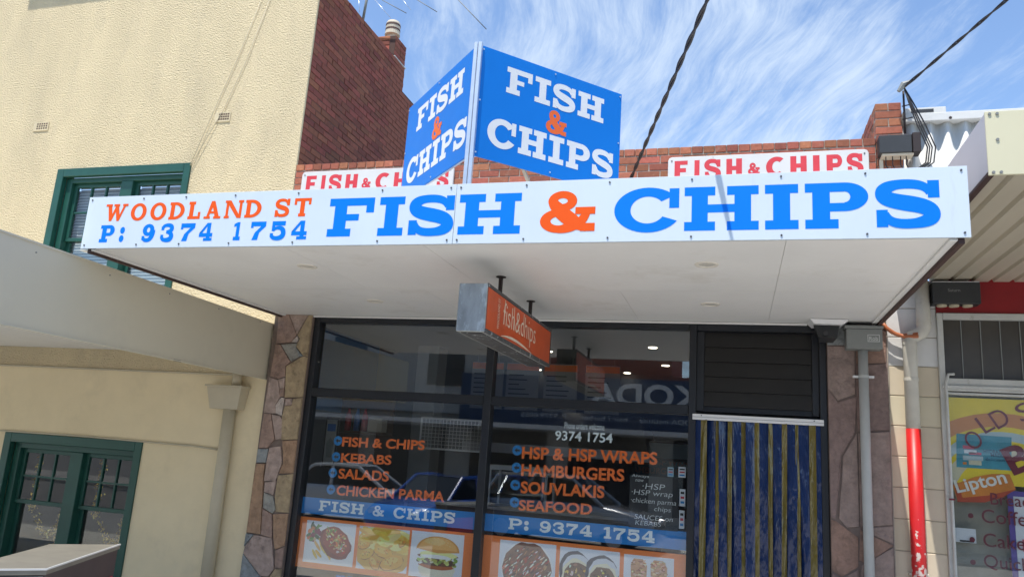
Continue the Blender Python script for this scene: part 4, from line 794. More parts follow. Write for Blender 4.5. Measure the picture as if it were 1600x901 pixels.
box('wall_moulding', 'cream_pipe', lb, -17, -5.42, -.022, -.0005, 2.296, 2.318, bev=.006)
box('eave', 'soffit_trim', lb, -10.32, -5.0, -.46, .4, 8.84, 9.0); box('eave', 'soffit_trim', lb, -17, -10.32, -.16, .4, 8.84, 9.0)
def window(W_, mz, blind, tinsel):
    x0, x1, z0, z1 = W_; w = bars('window', 'green_frame', lb, [(x0-.015,x0+.10,z0,z1+.015), (x1-.085,x1+.015,z0,z1+.015), (x0+.101,x1-.086,z1-.10,z1+.015)], -.022, .055, .005)
    bars('frame', 'green_frame', w, [(x0+.10,x0+.20,z0,z1-.10), (x1-.13,x1-.085,z0,z1-.10), (x0+.201,x1-.131,z1-.17,z1-.10)], .056, .20, .004)
    mc = (x0+x1)/2+.06; box('mullion', 'green_frame', w, mc-.10, mc+.09, .05, .20, z0, z1-.171, bev=.006)
    for a, b in ((x0+.20, mc-.101), (mc+.091, x1-.131)):
        ti, bt = z1-.171, z0+.02
        bars('upper_sash', 'green_frame', w, [(a,a+.05,mz+.05,ti), (b-.05,b,mz+.05,ti), (a+.051,b-.051,ti-.05,ti), (a,b,mz,mz+.049)], .11, .15, .004)
        bars('lower_sash', 'green_frame', w, [(a,a+.055,bt,mz-.001), (b-.055,b,bt,mz-.001), (a+.056,b-.056,bt,bt+.09)], .155, .19, .004)
        ga, gb, gz0, gz1 = a+.05, b-.05, mz+.05, ti-.05; cw = (gb-ga)/3; rh = (gz1-gz0)/2
        for i in (1, 2): box('glazing_bar', 'green_frame', w, ga+cw*i-.011, ga+cw*i+.011, .113, .148, gz0, gz1)
        for i in range(3): box('glazing_bar', 'green_frame', w, ga+cw*i+.012, ga+cw*(i+1)-.012, .114, .146, gz0+rh-.011, gz0+rh+.011)
        for i in range(3):
            for j in range(2):
                t_ = rf.uniform(-.003, .003); xa, xb, za, zb = ga+cw*i, ga+cw*(i+1), gz0+rh*j, gz0+rh*(j+1)
                MB().add([(xa,.130,za),(xb,.130+t_,za),(xb,.130+t_+.0015,zb),(xa,.1315,zb)], [(0,1,2,3)]).build('pane', 'house_glass', w)
        box('pane', 'house_glass', w, a+.055, b-.055, .170, .173, bt+.09, mz)
        if blind:
            mb = MB(); z = ti
            while z > z0+.05:
                mb.add([(a,.225,z),(b,.225,z),(b,.212,z-.038),(a,.212,z-.038)], [(0,1,2,3)]); z -= .042
            mb.build('blind', 'blind', w)
        if tinsel:
            mb = MB(); rr = random.Random(int(a*-100))
            path = [(a+.15+.02*math.sin(k), .24, ti-.1-k*.05) for k in range(14)] + [(b-.18, .24, mz-.1-k*.045) for k in range(9)] + [(a+.2+k*.05, .24, mz-.05-.3*math.sin(k*.3)) for k in range(9)]
            for p in path:
                for q in range(16):
                    c = Vector(p)+Vector((rr.gauss(0,.025), rr.gauss(0,.012), rr.gauss(0,.025))); d1 = Vector((rr.gauss(0,1), rr.gauss(0,1), rr.gauss(0,1))).normalized()*.014; d2 = d1.orthogonal().normalized()*.009
                    mb.add([c-d1, c+d2, c+d1, c-d2], [(0,1,2,3)])
            mb.build('tinsel', 'tinsel', w)
    box('sill', 'green_frame', w, x0-.05, x1+.05, -.06, .20, z0-.09, z0-.001, bev=.008)
window(UW, 4.02, True, False); window(LW, .60, False, True)
box('dark_room', 'int_dark', lb, -12, BXR-.12, 1.3, 1.35, -.34, 5.2)
box('dark_floor', 'int_dark', lb, -12, BXR-.12, .30, 1.3, 1.9, 2.0)
for x0, x1, z0, z1 in ((-9.575,-9.315,5.617,5.748), (-6.54,-6.312,5.570,5.702)):
    v = MB().box(x0, x1, -.012, .01, z0, z1).build('air_vent', 'vent', lb); nx_, nz_ = 5, 3; mb = MB()
    for i in range(nx_):
        for j in range(nz_): a = x0+.05+(x1-x0-.06)*(i+.1)/nx_; b = z0+.02+(z1-z0-.03)*(j+.12)/nz_; mb.box(a, a+.026, -.0135, -.0125, b, b+.022)
    mb.build('vent_holes', 'vent_hole', v)
for k, pts in enumerate(([G(297,258,-.03), G(338,165,-.015), G(372,90,-.015), G(412,-10,-.015)], [G(298,259,-.03), G(350,170,-.015), G(385,95,-.015), G(425,-10,-.015)])): tube('wall_cable', 'cream_pipe', lb, pts, .004, 6)
tube('wall_conduit', 'cream_pipe', lb, [G(0,672,-.02), G(120,680,-.02), G(300,696,-.02), G(352,703,-.02)], .011, 8)
# brick side wall facing the shop roof
side = MB().box(-5.6, BXR-.006, .031, 2.68, 3.4, 7.655).add([(-5.6,2.68,3.4),(BXR-.006,2.68,3.4),(BXR-.006,6.0,3.4),(-5.6,6.0,3.4),(-5.6,2.68,7.26),(BXR-.006,2.68,7.26),(BXR-.006,6.0,7.26),(-5.6,6.0,7.26)], [(0,1,2,3),(4,5,6,7),(1,2,6,5),(2,3,7,6),(0,4,7,3)]).build('side_wall', 'dark_mortar', lb)
cells = []
for r in range(40):
    z = 7.66-CO*(r+.5); ymax = 2.69 if z > 7.27 else 5.2; y = .032 - (.12 if r % 2 else 0)
    while y < ymax:
        a, b = max(y, .032), min(y+.24, ymax)
        if b-a > .05 and z > 4.95: cells.append((a, b, z))
        y += .24
cells.sort(key=lambda c: c[0])
infill = MB()
for i, (a, b, z) in enumerate(cells):
    jx = random.uniform(-.004, .004)
    if i < 300: brick(side, BXR-.05+jx+.0, (a+b)/2, z, .104, round(b-a-.010, 2), .074, 'dark_brick')
    else: infill.bbox(BXR-.10, BXR+.002+jx, a+.005, b-.005, z-.037, z+.037, b=.004)
infill.build('brick_courses', 'dark_brick', side, kind='stuff')
# chimney
ch = box('chimney', 'dark_mortar', lb, -5.60, -5.262, 2.285, 2.685, 7.4, 8.035)
for r in range(8):
    z = 8.045-CO*(r+.5)
    for k in range(2): brick(ch, -5.305, 2.285+.203*(k+.5), z, .10, .194, .074, 'dark_brick')
    brick(ch, -5.475, 2.33, z, .23, .10, .074, 'dark_brick' if r % 2 else 'red_brick')
box('flashing', 'flash', ch, -5.30, BXR+.012, 2.26, 2.69, 7.658, 7.672)
mb = MB(); mb.tube([(-5.43,2.48,8.03),(-5.43,2.48,8.15),(-5.43,2.48,8.16),(-5.43,2.48,8.22),(-5.43,2.48,8.36),(-5.43,2.48,8.40)], [.085,.085,.125,.118,.118,.10], 20); pot = mb.build('chimney_pot', 'pot', ch, smooth=False)
for z in (8.235, 8.315): MB().tube([(-5.43,2.48,z),(-5.43,2.48,z+.028)], .122, 20).build('pot_band', 'pot_band', pot)
# awning of the rendered building: its end panel faces the shop
la = thing('side_awning', 'plain grey boxed awning end jutting from the cream building', 'awning', (-8, -1.9, 2.3))
MB().add([(-14,-3.85,2.31),(BXR,-3.85,2.31),(BXR,.0-.003,2.272),(-14,-.003,2.272),(-14,-3.85,2.985),(BXR,-3.85,2.985),(BXR,-.003,2.915),(-14,-.003,2.915)], [(1,2,6,5),(4,5,6,7),(0,1,5,4),(3,0,4,7)]).build('boxed_fascia', 'grey_awning', la)
MB().add([(-14,-3.85,2.62),(BXR-.01,-3.85,2.62),(BXR-.01,-.005,2.56),(-14,-.005,2.56)], [(0,3,2,1)]).build('soffit_lining', 'soffit_trim', la)
MB().add([(BXR-.02,-3.85,2.302),(BXR+.012,-3.85,2.302),(BXR+.012,-.003,2.264),(BXR-.02,-.003,2.264),(BXR-.02,-3.85,2.314),(BXR+.012,-3.85,2.314),(BXR+.012,-.003,2.276),(BXR-.02,-.003,2.276)], [(0,3,2,1),(4,5,6,7),(1,2,6,5),(0,1,5,4),(2,3,7,6)]).build('bottom_lip', 'grey_awning', la)
MB().add([(BXR-.02,-3.85,2.975),(BXR+.010,-3.85,2.975),(BXR+.010,-.003,2.905),(BXR-.02,-.003,2.905),(BXR-.02,-3.85,2.990),(BXR+.010,-3.85,2.990),(BXR+.010,-.003,2.920),(BXR-.02,-.003,2.920)], [(0,3,2,1),(4,5,6,7),(1,2,6,5),(0,1,5,4),(2,3,7,6)]).build('top_lip', 'grey_awning', la)
for yy in (-3.3,-2.55,-1.8,-1.05,-.3): MB().tube([(BXR-.001,yy,2.90),(BXR+.005,yy,2.90)], .006, 8).build('rivet', 'grey_box', la)
MB().tube([(BXR+.001,-1.6,2.287),(BXR+.001,-1.5,2.286)], .01, 6).build('fixing', 'dark_steel', la)
rd = thing('downpipe', 'cream downpipe with a square rainhead on the cream wall left of the stone pillar', 'downpipe', (-5.64, -.08, FZ))
MB().add([(-5.93,-.17,2.165),(-5.46,-.17,2.165),(-5.46,-.005,2.165),(-5.93,-.005,2.165),(-5.87,-.14,1.90),(-5.50,-.14,1.90),(-5.50,-.005,1.90),(-5.87,-.005,1.90)], [(0,4,5,1),(1,5,6,2),(0,3,7,4),(4,7,6,5),(0,1,2,3)]).build('rainhead', 'cream_pipe', rd)
box('rainhead_rim', 'cream_pipe', rd, -5.95, -5.44, -.185, -.004, 2.150, 2.172, bev=.004)
tube('pipe', 'cream_pipe', rd, [(-5.64,-.075,1.905),(-5.635,-.075,1.0),(-5.63,-.075,FZ)], .072, 16); tube('inlet', 'cream_pipe', rd, [(-5.60,-.075,2.172),(-5.60,-.075,2.32)], .055, 12)
# tv aerial on the roof behind
an = thing('tv_aerial', 'thin metal television aerial over the brick side wall against the sky', 'aerial', (-5.72, 2.0, 7.6))
tube('mast', 'grey_box', an, [G(567,32,2.0), G(577,-22,2.0)], .022, 8)
for a, b, r in (((589,-4),(635,21),.006), ((645,-4),(683,19),.006), ((712,-4),(760,46),.007), ((582,-4),(611,29),.004), ((626,-4),(642,16),.004), ((560,-4),(562,20),.004)): tube('element', 'grey_box' if r > .005 else 'alu', an, [G(*a,2.0), G(*b,2.0)], r, 6)
tube('boom', 'grey_box', an, [G(540,-20,2.0), G(780,-14,2.0)], .012, 6)
# metal cabinet at the street edge, lower left corner
bn = thing('metal_bin', 'brushed metal street bin cabinet with dark side in the lower left corner', 'bin', (-3.9, -3.9, FZ))
ZB = .82; q0, q1, q2 = GZ(78,849.2,ZB), GZ(188,849.8,ZB), GZ(73.2,888.5,ZB)
s_ = (q2-q1); e_ = (q0-q1); q3 = q2+e_
def hexa(c4, z0, z1):
    vs = [(c.x, c.y, z0) for c in c4]+[(c.x, c.y, z1) for c in c4]; return vs, [(0,3,2,1),(4,5,6,7),(0,1,5,4),(1,2,6,5),(2,3,7,6),(3,0,4,7)]
cc = (q0+q1+q2+q3)/4; sh = [c+(cc-c).normalized()*.02 for c in (q0,q3,q2,q1)]
MB().add(*hexa(sh, FZ, ZB-.03)).build('cabinet', 'bin_side', bn); MB().add(*hexa([q0,q3,q2,q1], ZB-.03, ZB)).build('lid', 'bin_top', bn)
def quadp(a, b, z0, z1, off, name, m, t0=0., t1=1.):
    d = (b-a); n = Vector((d.y, -d.x, 0)).normalized(); n = n if n.dot(a-cc) > 0 else -n; A, B = a+d*t0+n*off, a+d*t1+n*off
    return MB().add([(A.x,A.y,z0),(B.x,B.y,z0),(B.x,B.y,z1),(A.x,A.y,z1),(A.x-n.x*.01,A.y-n.y*.01,z0),(B.x-n.x*.01,B.y-n.y*.01,z0),(B.x-n.x*.01,B.y-n.y*.01,z1),(A.x-n.x*.01,A.y-n.y*.01,z1)], [(0,1,2,3),(4,7,6,5),(0,4,5,1),(3,2,6,7),(0,3,7,4),(1,5,6,2)]).build(name, m, bn)
quadp(q2, q1, ZB-.005, ZB+.004, .004, 'edge_strip', 'bin_edge'); quadp(q3, q2, ZB-.005, ZB+.004, .004, 'edge_strip', 'bin_edge'); quadp(q3, q2, FZ+.1, ZB-.04, .0, 'door', 'bin_front', .04, .97)
quadp(q2, q1, ZB-.42, ZB-.20, .003, 'sticker', 'sticker_red', .45, .95)

# ------------------------------------------------------------------ neighbour on the right
nb = thing('corner_store', 'neighbouring shop with cream block pier, red beam and yellow poster window', 'shop', (3.5, 0, FZ))
box('wall_core', 'block_joint', nb, 1.362, 1.79, .006, .24, FZ, 3.46); z = FZ; k = 0
while z < 3.45:
    z1 = min(z+.2735, 3.457); 
    box('block', 'block_white' if z > 2.45 else 'block_cream', nb, 1.363, 1.787, -.002+random.uniform(-.002, .002), .1, z+.004, z1-.003, bev=.005); z = z1
box('beam', 'red_beam', nb, 1.79, 6, -.012, .2, 3.155, 3.52)
for x0, x1, z0, z1 in ((1.785,1.835,FZ,3.152), (1.836,6,3.095,3.152), (1.836,6,2.435,2.55)): box('window_frame', 'neigh_frame', nb, x0, x1, -.035, .08, z0, z1, bev=.005)
box('sill_rail', 'neigh_frame', nb, 1.80, 6, -.055, -.036, 2.455, 2.485, bev=.004); box('frame_lip', 'neigh_frame', nb, 1.836, 6, -.02, .06, 2.405, 2.425, bev=.003)
for i in range(6):
    a = 1.838+i*.158; box('fluted_pane', 'fluted', nb, a, a+.150, .02+.002*(i % 2), .03, 2.551, 3.094); box('pane_joint', 'grey_box', nb, a+.1505, a+.1575, .012, .03, 2.551, 3.094)
box('window_pane', 'glass', nb, 1.836, 6, .03, .036, FZ+.3, 2.404); box('dim_backdrop', 'dim_shop', nb, 1.80, 6, .16, .2, FZ, 2.43); box('transom_back', 'int_dark', nb, 1.80, 6, .16, .2, 2.431, 3.15); box('stall_riser', 'block_cream', nb, 1.836, 6, .0, .15, FZ, FZ+.3)
tube('white_cable', 'neigh_frame', nb, [(1.90,-.05,2.585),(1.85,-.06,2.58),(1.828,-.06,2.50),(1.828,-.055,1.6),(1.825,-.055,.4),(1.82,-.055,FZ)], .013, 8)
box('cable_clip', 'maroon', nb, 1.806, 1.848, -.072, -.045, 1.475, 1.490)
# fibro wall above the neighbour's awning
def corr(name, m, parent, x0, x1, z0, z1, y, amp, pitch, n=14):
    mb = MB(); k = int((x1-x0)/pitch*n); vs = []
    for i in range(k+1):
        x = x0+(x1-x0)*i/k; yy = y+amp*math.cos(2*math.pi*(x-x0)/pitch); vs += [(x, yy, z0), (x, yy, z1), (x, yy+.006, z0), (x, yy+.006, z1)]
    fs = []
    for i in range(k): a = i*4; b = a+4; fs += [(a,b,b+1,a+1), (a+2,a+3,b+3,b+2), (a+1,b+1,b+3,a+3)]
    return mb.add(vs, fs).build(name, m, parent, smooth=True)
corr('corrugated_sheet', 'iron_white', nb, 1.592, 6.0, 3.8, 5.10, .06, .032, .157)
box('capping', 'iron_white', nb, 1.59, 6.0, -.014, .30, 5.075, 5.16, bev=.006); box('roof_bracket', 'iron_white', nb, 1.60, 1.97, .0, .25, 5.161, 5.225, bev=.004); box('bracket_slot', 'dark_box', nb, 1.66, 1.86, -.004, -.0005, 5.172, 5.205)
MB().tube([(2.0,-.02,5.095),(2.0,-.01,5.095)], .014, 8).build('rivet', 'dark_steel', nb)
na = thing('neighbour_awning', 'cream boxed awning with a corrugated metal underside over the neighbouring shop', 'awning', (3.5, -1.5, 3.42))
box('front_fascia', 'neigh_fascia', na, 1.428, 6, -2.96, -2.945, 3.405, 3.808, bev=.002); box('end_panel', 'neigh_end', na, 1.430, 1.442, -2.944, -.05, 3.435, 3.800); box('roof_sheet', 'iron_white', na, 1.443, 6, -2.944, -.05, 3.72, 3.735)
box('edge_angle', 'brown_trim', na, 1.432, 1.47, -2.944, -.05, 3.418, 3.434)
mb = MB(); vs = []; k = 0; prof = [(0,0),(.07,0),(.085,.022),(.10,.022),(.115,0)]; x = 1.472
while x < 5.9:
    for a, b in prof: vs.append((x+a, b))
    x += .172
for (a, b) in vs: mb.v += [(a, -2.944, 3.425+b*1.3), (a, -.002, 3.452+b*1.3)]
mb.f = [(2*i, 2*i+1, 2*i+3, 2*i+2) for i in range(len(vs)-1)]; mb.build('corrugated_soffit', 'neigh_soffit', na)
for x, z in ((1.452,3.79), (1.492,3.79), (1.485,3.625), (1.452,3.42), (1.492,3.42)): MB().tube([(x,-2.967,z),(x,-2.959,z)], .009, 8).build('rivet', 'grey_box', na)
jb = thing('switch_box', 'black switch box with three pale glands under the neighbouring awning', 'electrical box', (1.93, -.1, 3.2)); box('case', 'dark_box', jb, 1.735, 2.125, -.16, -.013, 3.215, 3.415, bev=.006); box('top_edge', 'plate', jb, 1.74, 2.12, -.162, -.02, 3.4155, 3.421)
for x in (1.82, 1.92, 2.03): MB().tube([(x,-.09,3.198),(x,-.09,3.214)], .042, 12).build('gland', 'cream_pipe', jb)
text_obj('Saturn', (1.86, -.16, 3.325), XR, UP, OUT, .10, .028, 'grey_box', jb, .0, 'lettering', .001)
# white rain pipe with the red painted foot
rp = thing('rain_pipe', 'grey rain pipe with its lower half painted red on the block pier', 'downpipe', (1.54, -.07, FZ))
tube('pipe', 'pipe_grey', rp, [(1.665,-.075,3.44),(1.665,-.075,3.06),(1.662,-.075,3.00),(1.645,-.075,2.955),(1.60,-.075,2.93),(1.565,-.075,2.915),(1.545,-.075,2.88),(1.540,-.075,2.83),(1.540,-.075,2.07)], .060, 18)
for z in (2.85, 2.52): MB().tube([(1.540,-.075,z-.014),(1.540,-.075,z+.014)], .064, 18).build('collar', 'pipe_grey', rp)
MB().tube([(1.665,-.075,3.03),(1.665,-.075,3.055)], .064, 18).build('collar', 'pipe_grey', rp)
tube('red_section', 'pipe_red', rp, [(1.540,-.075,2.075),(1.540,-.075,1.0),(1.540,-.075,FZ)], .0608, 20)
box('bracket', 'pipe_grey', rp, 1.462, 1.618, -.08, -.002, .818, .836, bev=.002)
cn = thing('conduit_bend', 'orange brown corrugated conduit curving under the awning corner', 'conduit', (1.45, -.1, 3.0))
tube('hose', 'copper_conduit', cn, [(1.30,-.06,3.07),(1.34,-.06,3.01),(1.40,-.06,2.955),(1.48,-.06,2.925),(1.60,-.14,2.93)], .018, 8); tube('hose', 'copper_conduit', cn, [(1.30,-.10,3.05),(1.35,-.10,2.985),(1.42,-.10,2.935),(1.50,-.10,2.91),(1.60,-.15,2.91)], .018, 8)
# service box and cables at the parapet
sb = thing('service_box', 'black electrical service box with drooping cables on the brick parapet', 'electrical box', (1.52, -.1, 4.68)); box('case', 'dark_box', sb, 1.335, 1.625, -.15, -.015, 4.705, 4.888, bev=.006); box('strap', 'dark_steel', sb, 1.63, 1.70, -.16, -.02, 4.70, 4.90, bev=.004); box('bracket', 'pot', sb, 1.36, 1.64, -.13, -.002, 4.685, 4.703)
for x in (1.40, 1.46, 1.53, 1.58): tube('lead', 'black_cable', sb, [(x,-.09,4.69),(x-.005,-.10,4.60),(x+.03,-.09,4.52),(x+.08,-.08,4.45)], .005, 6)
box('stay', 'pot', sb, 1.352, 1.385, -.03, -.004, 4.45, 4.684)
sv = thing('service_cable', 'black twisted overhead cable fixed to a bracket on the brick pier', 'cable', (1.58, -.05, 5.4)); e0 = Vector((1.585,-.10,5.405)); e1 = G(1573,0,-1.0)
tube('bracket', 'dark_steel', sv, [(1.592,-.03,4.95),(1.592,-.03,5.40)], .010, 8); MB().tube([e0+Vector((-.05,0,-.04)), e0+Vector((.0,0,.03)), e0+Vector((.06,-.03,.05))], [.018,.036,.014], 8).build('insulator', 'grey_box', sv)
for z in (5.10, 5.24): tube('stud', 'dark_steel', sv, [(1.575,-.02,z),(1.66,-.06,z)], .006, 6)
def twisted(parent, a, b, r, pitch, n):
    d = (b-a); ln = d.length; d = d.normalized(); p = d.orthogonal().normalized(); q = d.cross(p)
    for k in range(n):
        m_ = int(ln/pitch*8); pts = []
        for i in range(m_+1):
            t = ln*i/m_; an_ = 2*math.pi*(t/pitch+k/n); sag = 0.; pts.append(a+d*t+(p*math.cos(an_)+q*math.sin(an_))*r+Vector((0,0,sag)))
        tube('strand', 'black_cable', parent, pts, r*1.05, 6)
twisted(sv, e0, e0+(e1-e0)*9, .0085, .5, 2)
for k, (x, s2) in enumerate(((1.62,.0), (1.66,.02), (1.70,.05), (1.60,-.02))): tube('drop_lead', 'black_cable', sv, [e0, (1.63+s2*.5,-.10,5.25), (1.70+s2,-.12,5.0), (1.78+s2,-.13,4.75), (1.76+s2,-.12,4.60), (1.66+s2,-.10,4.52), (1.60,-.09,4.48)], .0065, 6)
oc = thing('overhead_cable', 'thick black overhead cable crossing the sky to the shop parapet', 'cable', (-1.08, -.1, 4.5)); e0 = G(983,285,-.08); e1 = G(1105,0,-3.45); twisted(oc, e0, e1+(e1-e0)*.12, .0095, .62, 2); twisted(oc, e1+(e1-e0)*.12, Vector((2.6,-17,7.5)), .0095, .62, 2); MB().tube([e0+Vector((0,.07,-.02)), e0+Vector((0,0,0))], .02, 8).build('anchor', 'dark_steel', oc)
# posters in the neighbour's window
NY = .052
np_ = thing('tea_poster', 'yellow poster with rainbow arcs and a tea banner in the neighbouring window', 'poster', (2.2, NY, 1.5))
c3 = lambda a, b: G(1440+a/4.094, 480+b/4.094, NY); c4 = lambda a, b: G(1440+a/4.075, 680+b/4.075, NY)
def flat(name, m, pts, parent, y):
    P = [Vector((p.x, y, p.z)) for p in pts]; ar = sum(P[i].x*P[(i+1) % len(P)].z-P[(i+1) % len(P)].x*P[i].z for i in range(len(P)))
    return MB().add(P, [tuple(range(len(P))) if ar > 0 else tuple(range(len(P)))[::-1]]).build(name, m, parent)
box('sheet', 'poster_yellow', np_, 1.84, 2.95, NY, NY+.002, 1.63, 2.385)
def arc(name, m, r0, r1, y, cx=2.28, cz=1.52, sx=1.0):
    mb = MB(); n = 24
    vs = [(cx+sx*r*math.cos(math.pi*i/n), y, cz+r*math.sin(math.pi*i/n)) for r in (r0, r1) for i in range(n+1)]
    vs = [(min(max(a, 1.842), 2.948), b, max(c, 1.632)) for a, b, c in vs]
    mb.add(vs, [(i, n+1+i, n+2+i, i+1) for i in range(n)]); return mb.build(name, m, np_)
arc('arc', 'poster_orange', .62, .74, NY-.001, sx=1.15); arc('arc', 'poster_sky', .50, .575, NY-.001, sx=1.1); arc('arc', 'poster_cream', .36, .46, NY-.0012, sx=1.1)
bl = flat('card', 'card_blue', [c3(222,805), c3(575,830), c4(572,222), c4(222,200)], np_, NY-.002)
text_obj('HYDRATION', c4(395,112), XR, UP, OUT, .20, .035, 'opp_navy', np_, .01, 'lettering', .003); text_obj('MADE', c4(440,135), XR, UP, OUT, .10, .030, 'opp_navy', np_, .01, 'lettering', .003); text_obj('delicious', c4(408,160), XR, UP, OUT, .15, .03, 'opp_navy', np_, .0, 'lettering', .003)
for a, b, w_, h_, m_ in ((262,72,.09,.03,'pink_print'), (270,100,.10,.03,'paper'), (300,112,.10,.022,'pink_print'), (262,140,.16,.04,'poster_sky'), (300,170,.10,.04,'poster_cream'), (262,175,.03,.02,'tea_orange')): p = c4(a, b); box('card_print', m_, np_, p.x, p.x+w_, NY-.0035, NY-.003, p.z-h_/2, p.z+h_/2)
flat('banner', 'tea_orange', [c4(195,312), c4(250,295), c4(340,262), c4(450,243), c4(560,245), c4(600,345), c4(520,385), c4(400,420), c4(230,418)], np_, NY-.003); flat('banner_foot', 'tea_red', [c4(212,330), c4(240,325), c4(260,395), c4(430,380), c4(600,340), c4(520,392), c4(400,425), c4(228,422)], np_, NY-.0034)
dL = (c4(560,325)-c4(240,390)); wL = dL.length; text_obj('Lipton', c4(238,392)+Vector((0,-.004,0)), dL.normalized(), Vector((-dL.z,0,dL.x)).normalized(), OUT, wL, .15, 'print_white', np_, .02, 'lettering', .003)
ol = thing('store_lettering', 'maroon shop lettering arched over a bulleted list on the neighbouring window', 'window lettering', (2.3, .044, 1.3))
for t_, a, b, sz, rot in (('O',(318,918),None,.155,28), ('L',(410,808),None,.155,33), ('D',(490,780),None,.155,30), ('S',(640,735),None,.155,22)):
    p = G(1440+a[0]/4.094, 480+a[1]/4.094, .045); r = R_(rot); text_obj(t_, p, (math.cos(r),0,math.sin(r)), (-math.sin(r),0,math.cos(r)), OUT, .13 if t_ != 'L' else .10, sz, 'maroon', ol, -.005, 'letter', .0)
p = G(1440+590/4.075, 680+255/4.075, .045); r = R_(25); text_obj('BAKERY', p, (math.cos(r),0,math.sin(r)), (-math.sin(r),0,math.cos(r)), OUT, 1.35, .24, 'maroon', ol, .03, 'lettering', .0)
for t_, pa, w_, h_ in (('Coffee', (385,552), .42, .115), ('Cakes', (395,705), .38, .115), ('Quiche', (400,850), .42, .125), ('Bread', (440,438), .30, .10)):
    p = G(1440+pa[0]/4.075, 680+pa[1]/4.075, .045); text_obj(t_, p, Vector((1,0,-.015)).normalized(), UP, OUT, w_, h_, 'maroon', ol, .002, 'lettering', .0)
    q = p+Vector((-.085,0,.05)); MB().add([q+Vector((.022*math.cos(2*math.pi*i/14),0,.022*math.sin(2*math.pi*i/14))) for i in range(14)], [tuple(range(14))[::-1]]).build('bullet', 'maroon', ol) if t_ != 'Bread' else None
pp_ = thing('purple_notice', 'white notice with a purple border at the right edge of the neighbouring window', 'notice', (2.5, .06, 1.0)); a0 = c4(545,350); box('border', 'purple', pp_, a0.x, a0.x+.8, .060, .063, .55, a0.z); box('sheet', 'paper', pp_, a0.x+.045, a0.x+.76, .057, .0595, .59, a0.z-.045); box('print', 'pink_print', pp_, a0.x+.09, a0.x+.5, .055, .0565, a0.z-.50, a0.z-.40)
sg = c4(183,582); sn = thing('small_card', 'small pale opening hours card stuck low in the neighbouring window', 'card', (sg.x, .06, sg.z)); box('card', 'paper', sn, sg.x, sg.x+.20, .058, .060, sg.z-.12, sg.z); box('print', 'ink', sn, sg.x+.07, sg.x+.18, .0565, .0575, sg.z-.115, sg.z-.10)

# ------------------------------------------------------------------ across the street: mirrored in the glass
op = thing('opposite_shops', 'brick shops across the street mirrored in the window glass', 'building', (-4, -19, FZ))
def opb(name, m, *b, par_=None): return box(name, m, par_ or op, *b)
opb('wall', 'opp_brick', -6.6, -2.1, -24, -18.6, 3.0, 6.3); opb('wall', 'opp_brick', -2.1, 4, -24, -18.6, 3.0, 4.5); opb('wall', 'opp_wall', -22, -6.6, -24, -18.6, 2.9, 6.8); opb('wall', 'opp_wall', 4, 22, -24, -18.6, 2.9, 5.4); opb('ground_floor', 'opp_wall', -22, 22, -24, -18.9, FZ, 3.0)
sg_ = opb('sign_band', 'opp_navy', -9.5, 1.0, -18.58, -18.2, 2.62, 4.35)
def opt(txt, xr, z, w, h, bold): text_obj(txt, (xr, -18.2, z), (-1,0,0), UP, (0,1,0), w, h, 'opp_white', op, bold, 'lettering', .004)
opt('KODA', -1.2, 3.42, 3.6, .78, .03); opt('KODA institute', -1.2, 2.9, 1.9, .16, .0); opt('hair / barber', -3.5, 2.9, 1.6, .16, .0); opt('P. 9379 0055', -5.6, 2.9, 1.6, .16, .0)
for x in (-20,-16.5,-13,-9.2,-5.6,-2,1.6,5.5,9.5): opb('shop_window', 'opp_dark', x, x+2.8, -18.95, -18.85, -.1, 2.4)
for x in (-19,-15,-11): opb('upper_window', 'opp_dark', x, x+1.4, -18.6, -18.55, 3.9, 5.6)
opb('canopy', 'opp_white', -22, 22, -18.58, -16.9, 2.45, 2.60)
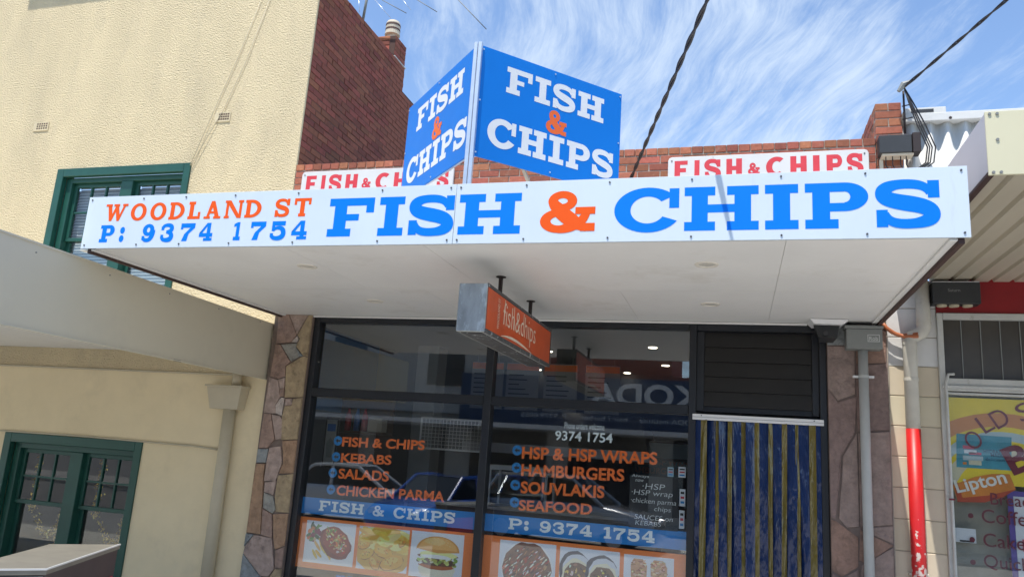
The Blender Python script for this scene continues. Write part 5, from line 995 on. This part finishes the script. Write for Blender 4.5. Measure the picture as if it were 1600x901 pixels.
def car(label, loc, rz, paint, L_=4.4, H=1.45, suv=False):
    t = thing('parked_car', label, 'car', (loc[0], loc[1], RZ), 'cars parked across the street')
    cz, sz = math.cos(rz), math.sin(rz)
    def T(x, y, z): return (loc[0]+x*cz-y*sz, loc[1]+x*sz+y*cz, RZ+z)
    prof = [(-.5,.32,.62,.80),(-.49,.24,.80,.86),(-.42,.22,.92,.88),(-.25,.22,.94,.90),(.0,.22,.95,.90),(.2,.22,.93,.90),(.30,.22,.88,.89),(.42,.22,.78,.86),(.485,.24,.66,.80),(.5,.32,.55,.74)]
    k = H/1.45; vs = []; n = 10
    for x, a, b, w in prof:
        w = w; b = b*k
        for (yy, zz_) in ((-.9,a),(-1,a+.12),(-1.02,(a+b)/2),(-.98,b-.07),(-.86,b),(.86,b),(.98,b-.07),(1.02,(a+b)/2),(1,a+.12),(.9,a)): vs.append(T(x*L_, yy*w, zz_))
    fs = [(i*n+j, (i+1)*n+j, (i+1)*n+(j+1) % n, i*n+(j+1) % n) for i in range(len(prof)-1) for j in range(n)]+[tuple(range(n)), tuple(range((len(prof)-1)*n, len(prof)*n))[::-1]]
    MB().add(vs, fs).build('body', paint, t, smooth=True)
    cab = [(-.44 if suv else -.36,.90*k,.80,.0),(-.36 if suv else -.22,H-.04,.66,1),(-.10,H,.67,1),(.06,H-.03,.66,1),(.24,.90*k,.78,0)]; vs = []
    for x, z_, w, _ in cab: vs += [T(x*L_, -w, z_), T(x*L_, w, z_)]
    b0 = len(vs); vs += [T(cab[i][0]*L_, s2*.80, .90*k) for i in range(5) for s2 in (-1, 1)]
    fs = [(2*i, 2*i+1, 2*i+3, 2*i+2) for i in range(4)]+[(b0+2*i, b0+2*i+2, 2*i+2, 2*i) for i in range(4)]+[(b0+2*i+1, 2*i+1, 2*i+3, b0+2*i+3) for i in range(4)]
    MB().add(vs, fs).build('windows', 'car_glass', t)
    mb = MB()
    for i in range(1, 3):
        a, b = cab[i], cab[i+1]; mb.add([T(a[0]*L_,-a[2]-.01,a[1]+.012), T(b[0]*L_,-b[2]-.01,b[1]+.012), T(b[0]*L_,b[2]+.01,b[1]+.012), T(a[0]*L_,a[2]+.01,a[1]+.012)], [(0,1,2,3)])
    for s2 in (-1, 1):
        for i in range(4): a, b = cab[i], cab[i+1]; mb.tube([T(a[0]*L_, s2*(a[2]+.01), a[1]), T(b[0]*L_, s2*(b[2]+.01), b[1])], .045, 6)
        mb.tube([T(cab[2][0]*L_, s2*.68, H-.02), T((cab[2][0]+.01)*L_, s2*.82, .92*k)], .05, 6)
    mb.build('roof', paint, t)
    for sx in (-.31, .31):
        for sy in (-1, 1):
            MB().tube([T(sx*L_, sy*.68, .33), T(sx*L_, sy*.90, .33)], .33, 20).build('wheel', 'tyre', t); MB().tube([T(sx*L_, sy*.89, .33), T(sx*L_, sy*.915, .33)], .21, 12).build('rim', 'rim', t)
    for sy in (-1, 1): MB().tube([T(.47*L_, sy*.6, .62*k), T(.497*L_, sy*.56, .60*k)], .09, 10).build('headlight', 'rim', t)
car('silver wagon across the street mirrored in the right pane', (-4.0, -11.6), 0.12, 'car_silver', 4.6, 1.62, True)
car('white car across the street mirrored in the left pane', (-10.0, -11.8), -.1, 'car_white', 4.5, 1.5)
car('blue car across the street mirrored beside the window mullion', (-7.0, -10.6), math.pi*.5+.2, 'car_blue', 4.2, 1.45)
